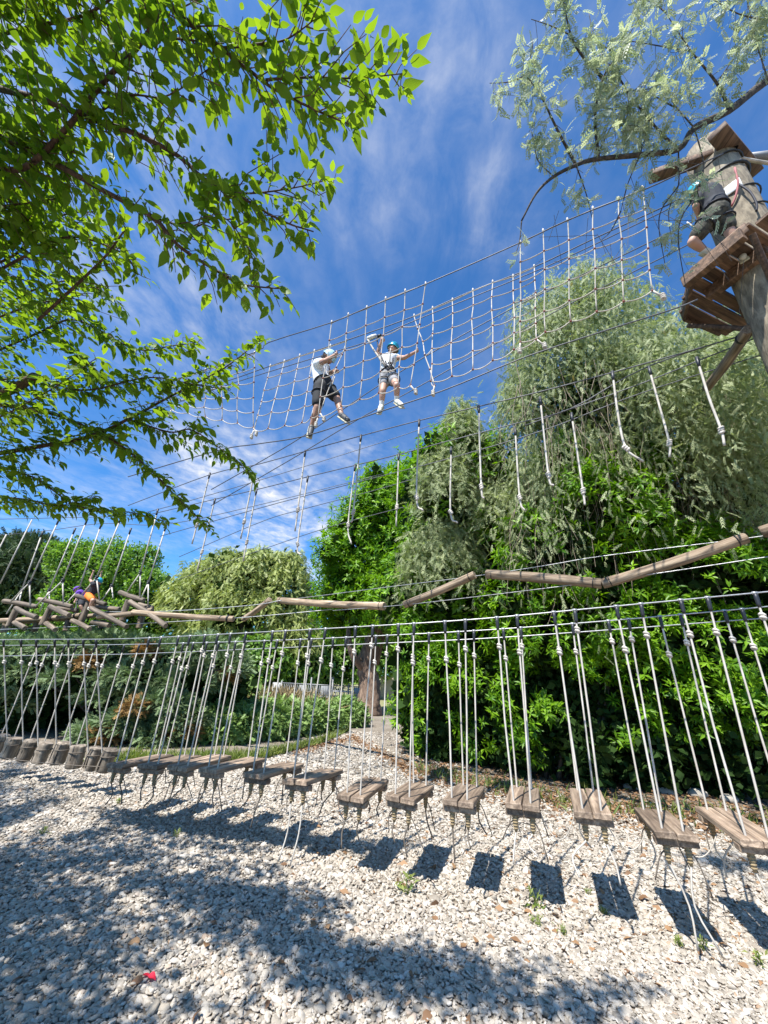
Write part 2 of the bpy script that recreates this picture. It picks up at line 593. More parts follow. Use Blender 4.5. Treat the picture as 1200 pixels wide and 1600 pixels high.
def ico(c, r, sub=1, stretch=(1, 1, 1)):
    bm = bmesh.new()
    bmesh.ops.create_icosphere(bm, subdivisions=sub, radius=1)
    V = np.array([v.co[:] for v in bm.verts])
    F = np.array([[v.index for v in f.verts] for f in bm.faces])
    bm.free()
    return V * np.array(stretch) * r + np.asarray(c), F, np.full(len(V), .5)


def log_mesh(a, b, r, k=12, wob=0.06, seed=0, n=9):
    """a round log with a slightly uneven surface and bevelled, flat ends"""
    g = np.random.default_rng(seed)
    a, b = np.asarray(a, float), np.asarray(b, float)
    d = unit(b - a)
    L = np.linalg.norm(b - a)
    ts = np.concatenate([[0, 0.012 / L], np.linspace(0.06, 0.94, n), [1 - 0.012 / L, 1]])
    P = a + (b - a) * ts[:, None]
    bend = unit(np.cross(d, g.normal(size=3)))
    P += bend * (np.sin(ts * pi) * 0.012 * L)[:, None]
    rr = r * (1 + g.normal(size=len(ts)) * wob * 0.5)
    rr[0] *= 0.9; rr[-1] *= 0.9
    V, F, R = tube(P, rr, k)
    ring = np.repeat(np.arange(len(ts)), k)
    an = np.tile(np.arange(k) * 2 * pi / k, len(ts))
    w = 1 + wob * np.sin(an * 2 + g.uniform(0, 6)) * 0.7 + wob * 0.6 * np.sin(an * 3 + g.uniform(0, 6) + ring * 0.4)
    nv = len(ts) * k
    V[:nv] = P[ring] + (V[:nv] - P[ring]) * w[:, None]
    return V, F, R


def local_log(name, a, b, r, mat, parent, seed=0, label=None, k=12, wob=0.06):
    """log whose own Z runs along it, so that the grain does too"""
    a, b = np.asarray(a, float), np.asarray(b, float)
    L = np.linalg.norm(b - a)
    V, F, R = log_mesh((0, 0, 0), (0, 0, L), r, k, wob, seed)
    me = mesh_from(name, V, F, R, True, mat)
    try:
        me.set_sharp_from_angle(angle=radians(50))
    except Exception:
        pass
    o = bpy.data.objects.new(name, me)
    COL.objects.link(o)
    q = Vector(b - a).to_track_quat('Z', 'Y')
    o.rotation_euler = q.to_euler()
    base = a - (ROOTLOC[parent] if parent is not None else 0)
    o.location = tuple(float(x) for x in base)
    if parent is not None:
        o.parent = parent
    if label:
        o['label'] = label
    return o


# ------------------------------------------------------------------ leaves
def t_leaf(fold=0.22, curl=0.16, w=0.235):
    """ovate leaf with a point, folded on its midrib; unit length along Y"""
    ys = [0.0, 0.18, 0.45, 0.76, 1.0]
    ws = [0.0, w * 0.82, w, w * 0.5, 0.0]
    V = [(0, 0, 0)]
    for y, x in zip(ys[1:4], ws[1:4]):
        z = -curl * y * y
        V += [(-x, y, z + fold * x), (0, y, z), (x, y, z + fold * x)]
    V.append((0, 1.0, -curl * 1.5))
    F = [(0, 2, 1), (0, 3, 2), (1, 2, 5), (1, 5, 4), (2, 3, 6), (2, 6, 5), (4, 5, 8), (4, 8, 7), (5, 6, 9), (5, 9, 8), (7, 8, 10), (8, 9, 10)]
    return np.array(V, float), np.array(F)


def t_lance(w=0.17, fold=0.25, curl=0.15):
    V = [(0, 0, 0), (-w, .45, fold * w), (0, .5, -curl * .25), (w, .45, fold * w), (0, 1, -curl)]
    F = [(0, 2, 1), (0, 3, 2), (1, 2, 4), (2, 3, 4)]
    return np.array(V, float), np.array(F)


def t_kite(w=0.3):
    V = [(0, 0, 0), (-w, .45, .05), (w, .45, .05), (0, 1, -.08)]
    F = [(0, 2, 1), (1, 2, 3)]
    return np.array(V, float), np.array(F)


def t_frond(pairs=6, leaf=0.32, w=0.05, droop=0.25, ang=0.75, fine=False):
    """pinnate leaf: thin leaflets in pairs along a drooping axis; unit length"""
    V, F = [], []
    for i in range(pairs):
        y = 0.12 + 0.88 * i / (pairs - 1)
        z = -droop * y * y
        s_ = leaf * (1 - 0.45 * abs(y - 0.45))
        for sd in (-1, 1):
            dx, dy = sd * sin(ang) * s_, cos(ang) * s_
            o = len(V)
            px_, py_ = -dy / s_ * w, dx / s_ * w
            if fine:
                V += [(0, y, z), (dx * .5 + px_, y + dy * .5 + py_, z - 0.02), (dx, y + dy, z - 0.07 * s_ / leaf), (dx * .5 - px_, y + dy * .5 - py_, z - 0.02)]
                F += [(o, o + 1, o + 2), (o, o + 2, o + 3)]
            else:
                V += [(px_ * 1.5, y + py_ * 1.5, z), (-px_ * 1.5, y - py_ * 1.5, z), (dx, y + dy, z - 0.07 * s_ / leaf)]
                F += [(o, o + 1, o + 2)]
    return np.array(V, float), np.array(F)


def scatter(tmpl, P, A, N, S, rnd=None, g=rng):
    """copies of a leaf at P, pointing along A, upper side N, length S, as one array"""
    tv, tf = tmpl
    P, A, N = np.asarray(P), unit(A), np.asarray(N)
    X = unit(np.cross(A, N))
    Zv = np.cross(X, A)
    S = np.broadcast_to(np.asarray(S, float), (len(P),))[:, None, None]
    V = P[:, None] + S * (tv[None, :, :1] * X[:, None] + tv[None, :, 1:2] * A[:, None] + tv[None, :, 2:] * Zv[:, None])
    nv = len(tv)
    F = tf[None] + (np.arange(len(P)) * nv)[:, None, None]
    if rnd is None:
        rnd = g.random(len(P))
    return V.reshape(-1, 3), F.reshape(-1, 3), np.repeat(rnd, nv)


def wob3(P, s=1.0, ph=0.0):
    """cheap smooth noise, about -1..1"""
    x, y, z = (P * s).T
    return (np.sin(1.7 * x + 1.1 * y + ph) * np.cos(1.3 * z - 0.7 * x + 2 * ph) + np.sin(2.9 * y - 1.9 * z + 1.3 + ph) * 0.6 + np.sin(3.7 * x + 2.3 * z + 0.5 * ph) * 0.5) / 1.9


def lobe_points(lobes, n, g, r0=0.75, r1=1.05, upper=None, inner=0.72):
    """points on the outside of a heap of ellipsoids: positions and outward directions"""
    vol = np.array([(l[3] * l[4] + l[4] * l[5] + l[3] * l[5]) for l in lobes])
    k = g.choice(len(lobes), size=n * 2, p=vol / vol.sum())
    L = np.array(lobes, float)
    d = unit(g.normal(size=(n * 2, 3)))
    if upper is not None:
        keep = d[:, 2] > upper
        d, k = d[keep], k[keep]
    C, R = L[k, :3], L[k, 3:6]
    rr = g.uniform(r0, r1, len(d))[:, None]
    rr *= 1 + (0.16 * wob3(d * 3.1 + C, 1.0) + 0.12 * wob3(d * 7.3 + C * 2, 1.0, 2.0))[:, None]
    P = C + d * R * rr
    ok = np.ones(len(P), bool)
    for j, l in enumerate(L):
        q = np.linalg.norm((P - l[:3]) / l[3:6], axis=1)
        ok &= (q > inner) | (k == j)
    ok &= P[:, 2] > 0.05
    P, d, R = P[ok][:n], d[ok][:n], R[ok][:n]
    return P, unit(d / R)


def rosettes(P, D, g, tmpl, size, per=8, flat=0.85, up=0.5):
    """leafy shoot tips: leaves in a whorl round each shoot direction"""
    n = len(P)
    ax = unit(D * 0.8 + np.array([0, 0, up]) + g.normal(size=(n, 3)) * 0.35)
    t1 = unit(np.cross(ax, g.normal(size=(n, 3))))
    t2 = np.cross(ax, t1)
    out = []
    base = g.random(n)
    for j in range(per):
        a = 2 * pi * j / per * 1.9 + g.uniform(-.3, .3, n)
        rad = np.cos(a)[:, None] * t1 + np.sin(a)[:, None] * t2
        h = g.uniform(-0.5, 0.35, n)[:, None]
        A = unit(rad * flat + ax * (0.35 + h) + np.array([0, 0, -0.15]))
        N = unit(ax - A * np.sum(ax * A, 1, keepdims=True))
        out.append(scatter(tmpl, P + ax * (h * size * 0.6), A, N, size * g.uniform(.7, 1.15, n), np.clip(base * .7 + g.random(n) * .3, 0, 1)))
    return join(out)


def foliage_cloud(lobes, n, tmpl, size, g, gaps=0.25, up=0.4, r0=0.72, jit=0.7, ph=0.0, upper=None):
    """single leaves through the outer shell of a crown, thinned in patches"""
    P, D = lobe_points(lobes, n, g, r0, 1.08, upper)
    keep = wob3(P, 1.6, ph) + g.normal(size=len(P)) * 0.35 > -1 + gaps * 2
    P, D = P[keep], D[keep]
    A = unit(D + np.array([0, 0, up]) + g.normal(size=P.shape) * jit)
    N = unit(g.normal(size=P.shape) + D * 0.6 + np.array([0, 0, 0.6]))
    return scatter(tmpl, P, A, N, size * g.uniform(.6, 1.2, len(P)), g.random(len(P)))


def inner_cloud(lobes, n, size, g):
    """leaves deeper inside a crown; their dark colour stands in for shade"""
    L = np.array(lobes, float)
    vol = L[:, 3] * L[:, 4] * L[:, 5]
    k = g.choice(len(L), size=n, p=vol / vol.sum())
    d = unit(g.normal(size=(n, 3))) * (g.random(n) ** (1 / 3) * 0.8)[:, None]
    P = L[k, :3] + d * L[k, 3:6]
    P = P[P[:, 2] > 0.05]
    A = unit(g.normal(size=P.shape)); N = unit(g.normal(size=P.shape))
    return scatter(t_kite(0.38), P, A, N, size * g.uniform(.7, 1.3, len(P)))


def weeping(lobes, strands, per, frond, flen, length, g, upper=-0.1, gaps=0.2, ph=0.0, loose=1.0, r0=0.8):
    """strands that arch out of the crown and hang down, fronds along each"""
    P, D = lobe_points(lobes, strands, g, r0, 1.05, upper, 0.8)
    keep = wob3(P, 1.1, ph) + g.normal(size=len(P)) * 0.4 > -1 + gaps * 2
    P, D = P[keep], D[keep]
    n = len(P)
    Ls = g.uniform(length[0], length[1], n)
    hor = unit(np.stack([D[:, 0], D[:, 1], np.zeros(n)], 1) + g.normal(size=(n, 3)) * [.4, .4, 0])
    s = (np.arange(per) + 0.5) / per
    out_r = g.uniform(0.12, 0.3, n)
    pts = P[:, None] + hor[:, None] * (np.sqrt(s)[None, :, None] * (out_r * Ls)[:, None, None]) + np.array([0, 0, 1.0]) * ((0.12 * np.sin(s * pi) - s)[None, :, None] * Ls[:, None, None])
    pts = pts + g.normal(size=pts.shape) * 0.04
    pts = pts.reshape(-1, 3)
    ok = pts[:, 2] > 0.1
    hr = np.repeat(hor, per, 0)
    sd = np.repeat(g.random(n), per)
    pts, hr, sd = pts[ok], hr[ok], sd[ok]
    A = unit(g.normal(size=pts.shape) * np.array([.55, .55, .35]) * loose + hr * 0.25 * loose + np.array([0, 0, -0.55]))
    N = unit(g.normal(size=pts.shape) * .5 + hr * .8 + np.array([0, 0, 0.6]))
    return scatter(frond, pts, A, N, flen * g.uniform(.7, 1.25, len(pts)), np.clip(sd * .5 + g.random(len(pts)) * .5, 0, 1))


def trunk_mesh(pts, r, k=10, seed=0):
    P = smooth_path(pts, 6 * len(pts))
    rr = np.interp(np.linspace(0, 1, len(P)), np.linspace(0, 1, len(r)), r)
    V, F, R = tube(P, rr, k)
    g = np.random.default_rng(seed)
    nv = len(P) * k
    ring = np.repeat(np.arange(len(P)), k)
    an = np.tile(np.arange(k), len(P))
    w = 1 + 0.12 * np.sin(an * 2.2 + ring * 0.35 + g.uniform(0, 6)) + 0.06 * g.normal(size=nv)
    V[:nv] = P[ring] + (V[:nv] - P[ring]) * w[:, None]
    return V, F, R

# ================================================================== SETTING
def ground_material():
    mt, t, o = mat_new('ground_gravel_dust')
    L = t.links.new
    b = nd(t, 'ShaderNodeBsdfPrincipled')
    b.inputs['Roughness'].default_value = 0.95
    tc = nd(t, 'ShaderNodeTexCoord')
    v = nd(t, 'ShaderNodeTexVoronoi')
    v.inputs['Scale'].default_value = 26
    L(tc.outputs['Object'], v.inputs['Vector'])
    n = nd(t, 'ShaderNodeTexNoise')
    n.inputs['Scale'].default_value = 0.9
    n.inputs['Detail'].default_value = 8
    L(tc.outputs['Object'], n.inputs['Vector'])
    r = ramp(t, [(0.35, (0.26, 0.215, 0.165)), (0.7, (0.38, 0.325, 0.265))])
    L(n.outputs[0], r.inputs[0])
    r2 = ramp(t, [(0.0, (1.1, 1.1, 1.1)), (0.6, (0.62, 0.6, 0.57))])
    L(v.outputs['Distance'], r2.inputs[0])
    mx = nd(t, 'ShaderNodeMixRGB', blend_type='MULTIPLY')
    mx.inputs[0].default_value = 1
    L(r.outputs[0], mx.inputs[1]); L(r2.outputs[0], mx.inputs[2])
    # earth and thin grass beyond the gravel yard
    sep = nd(t, 'ShaderNodeSeparateXYZ')
    L(tc.outputs['Object'], sep.inputs[0])
    mr = nd(t, 'ShaderNodeMapRange')
    mr.inputs[1].default_value = 17; mr.inputs[2].default_value = 24
    L(sep.outputs[1], mr.inputs[0])
    r3 = ramp(t, [(0.4, (0.30, 0.24, 0.14)), (0.6, (0.20, 0.22, 0.08))])
    n2 = nd(t, 'ShaderNodeTexNoise')
    n2.inputs['Scale'].default_value = 2.5
    L(tc.outputs['Object'], n2.inputs['Vector']); L(n2.outputs[0], r3.inputs[0])
    mx2 = nd(t, 'ShaderNodeMixRGB')
    L(mr.outputs[0], mx2.inputs[0]); L(mx.outputs[0], mx2.inputs[1]); L(r3.outputs[0], mx2.inputs[2])
    L(mx2.outputs[0], b.inputs['Base Color'])
    bp = nd(t, 'ShaderNodeBump')
    bp.inputs['Strength'].default_value = 0.8
    bp.inputs['Distance'].default_value = 0.02
    bp.invert = True
    L(v.outputs['Distance'], bp.inputs['Height']); L(bp.outputs[0], b.inputs['Normal'])
    L(b.outputs[0], o.inputs[0])
    return mt


def build_ground():
    xs = np.concatenate([[-600, -150, -40], np.linspace(-12, 12, 61), [40, 150, 600]])
    ys = np.concatenate([[-300, -60, -10], np.linspace(-3, 26, 73), [60, 150, 900]])
    X, Y = np.meshgrid(xs, ys)
    Zg = 0.012 * np.sin(X * 1.7 + Y) * np.cos(Y * 1.3 - X * .6)
    V = np.stack([X, Y, Zg], -1).reshape(-1, 3)
    nx, ny = len(xs), len(ys)
    i, j = np.meshgrid(np.arange(ny - 1), np.arange(nx - 1), indexing='ij')
    q = np.stack([i * nx + j, i * nx + j + 1, (i + 1) * nx + j + 1, (i + 1) * nx + j], -1).reshape(-1, 4)
    structure('ground', (V, q), ground_material(), True)


def gz(x, y):
    return 0.012 * np.sin(x * 1.7 + y) * np.cos(y * 1.3 - x * .6)


def gravel_material():
    mt, t, o = mat_new('limestone_pebble')
    L = t.links.new
    b = nd(t, 'ShaderNodeBsdfPrincipled')
    b.inputs['Roughness'].default_value = 0.85
    a = nd(t, 'ShaderNodeAttribute', attribute_name='tone', attribute_type='INSTANCER')
    r = ramp(t, [(0.0, (0.23, 0.196, 0.155)), (0.35, (0.37, 0.322, 0.262)), (0.75, (0.46, 0.406, 0.338)), (0.93, (0.54, 0.49, 0.425)), (1.0, (0.34, 0.23, 0.15))])
    L(a.outputs['Fac'], r.inputs[0])
    tc = nd(t, 'ShaderNodeTexCoord')
    n = nd(t, 'ShaderNodeTexNoise')
    n.inputs['Scale'].default_value = 3.0
    n.inputs['Detail'].default_value = 4
    L(tc.outputs['Object'], n.inputs['Vector'])
    r2 = ramp(t, [(0.3, (0.82, 0.82, 0.82)), (0.7, (1.1, 1.1, 1.1))])
    L(n.outputs[0], r2.inputs[0])
    mx = nd(t, 'ShaderNodeMixRGB', blend_type='MULTIPLY')
    mx.inputs[0].default_value = 1
    L(r.outputs[0], mx.inputs[1]); L(r2.outputs[0], mx.inputs[2])
    L(mx.outputs[0], b.inputs['Base Color'])
    L(b.outputs[0], o.inputs[0])
    return mt


def in_yard(x, y):
    """the gravelled part: up to the juniper on the left, the path in the middle, the hedge on the right"""
    lim = np.interp(x, [-9, -6, -4.2, -2.2, -1.2, 0.8, 2.2, 3.3, 5.4, 9], [7.3, 7.4, 7.6, 8.4, 13, 13, 7.4, 6.9, 6.5, 6.2])
    return y < lim + 0.25 * np.sin(x * 5) + 0.15 * np.sin(x * 13 + 1)


def build_gravel():
    g = np.random.default_rng(3)
    P = []
    for (y0, y1, dens, sc) in ((2.2, 3.6, 4900, 1.0), (3.6, 5.2, 3100, 1.12), (5.2, 7.6, 1700, 1.3), (7.6, 13, 650, 1.7)):
        xa, xb = -1.1 * y1 - 0.6, 1.2 * y1 + 0.9
        n = int((y1 - y0) * (xb - xa) * dens)
        x = g.uniform(xa, xb, n); y = g.uniform(y0, y1, n)
        ok = in_yard(x, y) & (x > -1.1 * y - 0.5) & (x < 1.2 * y + 0.8)
        # sparser, earthier gravel along the hedge
        thin = np.clip((y - np.interp(x, [-9, 0.5, 2, 5.5], [99, 6.6, 5.5, 4.7])) / 2.2, 0, 0.8)
        ok &= g.random(n) > thin
        x, y = x[ok], y[ok]
        P.append(np.stack([x, y, gz(x, y) + g.uniform(0.0, 0.013, len(x)), np.full(len(x), sc)], 1))
    P = np.concatenate(P)
    n = len(P)
    me = bpy.data.meshes.new('gravel')
    me.vertices.add(n)
    me.vertices.foreach_set('co', P[:, :3].astype(np.float32).ravel())
    s = g.lognormal(0, 0.34, n) * 0.0108 * P[:, 3]
    sc = np.stack([s * g.uniform(0.9, 1.35, n), s * g.uniform(0.6, 0.95, n), s * g.uniform(0.34, 0.58, n)], 1)
    rot = np.stack([g.normal(0, 0.33, n), g.normal(0, 0.33, n), g.uniform(0, 2 * pi, n)], 1)
    for nm, dat in (('pscale', sc), ('prot', rot)):
        at = me.attributes.new(nm, 'FLOAT_VECTOR', 'POINT')
        at.data.foreach_set('vector', dat.astype(np.float32).ravel())
    at = me.attributes.new('tone', 'FLOAT', 'POINT')
    at.data.foreach_set('value', g.random(n).astype(np.float32))
    mt = gravel_material()
    me.materials.append(mt)
    ob = bpy.data.objects.new('gravel', me)
    COL.objects.link(ob)
    ob['kind'] = 'stuff'
    ob['label'] = 'pale grey limestone gravel covering the yard'
    ob['category'] = 'gravel'
    ng = bpy.data.node_groups.new('pebbles', 'GeometryNodeTree')
    ng.interface.new_socket('Geometry', in_out='INPUT', socket_type='NodeSocketGeometry')
    ng.interface.new_socket('Geometry', in_out='OUTPUT', socket_type='NodeSocketGeometry')
    L = ng.links.new
    gi = nd(ng, 'NodeGroupInput'); go = nd(ng, 'NodeGroupOutput')
    m2p = nd(ng, 'GeometryNodeMeshToPoints')
    L(gi.outputs[0], m2p.inputs[0])
    shapes = []
    for k in range(4):
        ic = nd(ng, 'GeometryNodeMeshIcoSphere')
        ic.inputs['Subdivisions'].default_value = 2
        ic.inputs['Radius'].default_value = 1
        nz = nd(ng, 'ShaderNodeTexNoise', noise_dimensions='4D')
        nz.inputs['W'].default_value = 3.7 * k
        nz.inputs['Scale'].default_value = 0.85
        nz.inputs['Detail'].default_value = 1
        pos = nd(ng, 'GeometryNodeInputPosition')
        sub = nd(ng, 'ShaderNodeVectorMath', operation='SUBTRACT')
        sub.inputs[1].default_value = (0.5, 0.5, 0.5)
        L(nz.outputs['Color'], sub.inputs[0])
        scl = nd(ng, 'ShaderNodeVectorMath', operation='SCALE')
        scl.inputs['Scale'].default_value = 1.5
        L(sub.outputs[0], scl.inputs[0])
        sp = nd(ng, 'GeometryNodeSetPosition')
        L(ic.outputs[0], sp.inputs[0]); L(scl.outputs[0], sp.inputs['Offset'])
        ss = nd(ng, 'GeometryNodeSetShadeSmooth')
        L(sp.outputs[0], ss.inputs[0])
        sm = nd(ng, 'GeometryNodeSetMaterial')
        sm.inputs['Material'].default_value = mt
        L(ss.outputs[0], sm.inputs[0])
        shapes.append(sm)
    gti = nd(ng, 'GeometryNodeGeometryToInstance')
    for sm in reversed(shapes):
        L(sm.outputs[0], gti.inputs[0])
    iop = nd(ng, 'GeometryNodeInstanceOnPoints')
    iop.inputs['Pick Instance'].default_value = True
    L(m2p.outputs[0], iop.inputs['Points']); L(gti.outputs[0], iop.inputs['Instance'])
    ri = nd(ng, 'FunctionNodeRandomValue', data_type='INT')
    ri.inputs[4].default_value = 0; ri.inputs[5].default_value = 3
    L(ri.outputs[2], iop.inputs['Instance Index'])
    a1 = nd(ng, 'GeometryNodeInputNamedAttribute', data_type='FLOAT_VECTOR')
    a1.inputs[0].default_value = 'pscale'
    a2 = nd(ng, 'GeometryNodeInputNamedAttribute', data_type='FLOAT_VECTOR')
    a2.inputs[0].default_value = 'prot'
    L(a1.outputs[0], iop.inputs['Scale'])
    try:
        e2r = nd(ng, 'FunctionNodeEulerToRotation')
        L(a2.outputs[0], e2r.inputs[0]); L(e2r.outputs[0], iop.inputs['Rotation'])
    except Exception:
        L(a2.outputs[0], iop.inputs['Rotation'])
    L(iop.outputs[0], go.inputs[0])
    md = ob.modifiers.new('pebbles', 'NODES')
    md.node_group = ng
    return n


build_ground()
print('pebbles', build_gravel())

# ------------------------------------------------------------------ trees far behind
def tree(name, label, cat, base, trunk, tr, crown_vf, leaf_mat, bark='bark', inner=None, group=None, crown_name='crown', limbs=()):
    o = thing(name, label, cat, base, group)
    if trunk is not None:
        part('trunk', trunk_mesh(trunk, tr, 10, len(name)), M[bark], o)
    for lp, lr in limbs:
        part('limb', trunk_mesh(lp, lr, 7), M[bark], o)
    part(crown_name, crown_vf, leaf_mat, o, kind='stuff')
    if inner is not None:
        part('inner_foliage', inner, M['inner'], o, kind='stuff')
    return o


def rough(lobes, g, n=3, r=(.25, .45)):
    """side clumps standing out of each mass, so that no crown has a smooth outline"""
    out = list(lobes)
    for l in lobes:
        for _ in range(n):
            d = unit(g.normal(size=3) + [0, -.3, .35])
            q = np.array(l[:3]) + d * np.array(l[3:6]) * g.uniform(.8, 1.12)
            k = g.uniform(*r)
            out.append((*q, l[3] * k, l[4] * k, l[5] * k * 1.1))
    return out


def lobes_px(lst):
    """(px, py, depth along the axis, radius sideways m, radius up m, radius in depth m)"""
    out = []
    for (x, y, t, rx, rz, ry) in lst:
        c = at_depth(x, y, t)
        out.append((c[0], c[1], c[2], rx, ry, rz))
    return out


def far_trees():
    g = np.random.default_rng(21)
    # far wood closing the horizon
    lob = [(x, 62 + 6 * sin(x), 4.2 + 1.6 * sin(x * 1.7), 6, 4, 6.2) for x in np.arange(-75, 80, 7.0)]
    P = foliage_cloud(lob, 20000, t_kite(.5), 0.9, g, 0.05)
    o = part('far_wood', P, M['broad'], None, kind='stuff')
    o['label'] = 'dark green belt of trees along the horizon'; o['category'] = 'trees'
    # dark pine, far left
    lob = lobes_px([(15, 890, 30, 3.4, 1.6, 3), (60, 868, 31, 2.2, 1.4, 2.5), (-60, 880, 30, 4, 2.2, 3), (95, 905, 30, 2, 1.7, 2), (10, 940, 29, 4, 2.0, 3)])
    b = np.array([lob[0][0], lob[0][1], 0])
    lob = rough(lob, g, 4); cr = foliage_cloud(lob, 15000, t_frond(4, .4, .07, .1, .6), 0.42, g, 0.1, 0.7)
    tree('pine_tree', 'dark pine with a rounded crown at the far left behind the step course', 'tree', b, [b, b + [0.2, 0, 3], b + [0, 0, 6.5]], [.4, .3, .15], cr, M['pine'], inner=inner_cloud(lob, 2500, 0.6, g))
    # bright broadleaf
    lob = lobes_px([(130, 885, 26, 1.9, 1.6, 2), (185, 890, 26, 2.2, 1.9, 2), (235, 925, 25, 1.3, 1.4, 1.6), (120, 950, 25, 2.2, 2.0, 2), (190, 965, 25, 2.6, 1.8, 2), (250, 975, 25, 1.6, 1.2, 1.5)])
    b = np.array([lob[1][0], lob[1][1], 0])
    lob = rough(lob, g, 5, (.2, .4)); cr = foliage_cloud(lob, 42000, t_kite(.3), 0.2, g, 0.26, 0.3)
    tree('broadleaf_tree', 'bright green leafy tree behind the climbing children', 'tree', b, [b, b + [-.1, 0, 2], b + [.2, 0, 4.8]], [.3, .22, .1], cr, M['broad'], inner=inner_cloud(lob, 2200, 0.45, g))
    # pale weeping tree
    lob = lobes_px([(345, 905, 24, 2.3, 1.7, 2), (400, 885, 24, 1.9, 1.3, 2), (440, 900, 24, 1.7, 1.5, 2), (300, 935, 23.5, 1.7, 1.5, 1.6), (385, 945, 23, 3.2, 1.6, 2), (465, 945, 23.5, 1.2, 1.4, 1.4), (455, 985, 22.5, 1.6, 1.2, 1.4), (340, 985, 22.5, 2.0, 1.0, 1.4)])
    b = np.array([lob[4][0], lob[4][1], 0])
    lob = rough(lob, g, 5, (.2, .4)); cr = weeping(lob, 4000, 9, t_frond(4, .6, .05, .2, .4), 0.27, (0.6, 1.9), g, -0.2, 0.22)
    tree('weeping_tree', 'pale yellow green weeping tree left of the path behind the bent log beams', 'tree', b, [b, b + [.3, 0, 2], b + [-.2, 0, 4.5]], [.35, .28, .12], cr, M['weep'], inner=inner_cloud(lob, 2200, 0.45, g))
    # rounded green bushes under it
    for (x, y, t, r, lab) in ((400, 1020, 20, 1.2, 'bright green round bush under the pale weeping tree'), (455, 1030, 22, 1.3, 'green bush just behind the metal fence'), (330, 1030, 19, 1.2, 'green bush behind the juniper at the foot of the weeping tree'), (520, 1010, 27, 1.9, 'tall dark bush behind the fence left of the big trunk'), (565, 1000, 28, 1.9, 'tall dark bush close behind the big trunk'), (625, 1000, 29, 1.9, 'bush behind the garden wall right of the big trunk'), (475, 1035, 26, 1.5, 'low bush behind the middle of the fence')):
        c = at_depth(x, y, t)
        lob = [(c[0], c[1], c[2], r, r, r * .75), (c[0] + .8, c[1], c[2] - .5, r, r, r * .8), (c[0] - .8, c[1] + .2, c[2] - .6, r, r, r * .8), (c[0], c[1] - .2, max(c[2] - 1.2, .4), r * 1.3, r, r * .9)]
        b = np.array([c[0], c[1], 0])
        P, D = lobe_points(lob, 750, g)
        o = thing('round_bush', lab, 'bush', b, None)
        part('foliage', rosettes(P, D, g, t_kite(.28), 0.22, 6), M['broad'], o, kind='stuff')
        part('inner_foliage', inner_cloud(lob, 900, 0.35, g), M['inner'], o, kind='stuff')
        part('stem', trunk_mesh([b, b + [0.05, 0, .5], b + [0, 0, 1.2]], [.08, .06, .04], 7), M['bark'], o)


far_trees()


# ------------------------------------------------------------------ juniper and low shrubs on the left
def spray_cloud(lobes, n, g, size=0.3, ph=0.0, gaps=0.3, tmpl=None):
    tmpl = tmpl or t_frond(5, .4, .06, .22, .65)
    P, D = lobe_points(lobes, n, g, 0.72, 1.08, -0.35, 0.7)
    keep = wob3(P, 2.2, ph) + g.normal(size=len(P)) * 0.3 > -1 + gaps * 2
    P, D = P[keep], D[keep]
    A = unit(D * [1, 1, .55] + np.array([0, 0, .12]) + g.normal(size=P.shape) * .38)
    N = unit(np.array([0, 0, 1.0]) + g.normal(size=P.shape) * .4)
    base = np.clip(wob3(P, 3.0, ph + 1) * .3 + .5, 0, 1)
    return scatter(tmpl, P, A, N, size * g.uniform(.6, 1.25, len(P)), np.clip(base * .6 + g.random(len(P)) * .4, 0, 1))


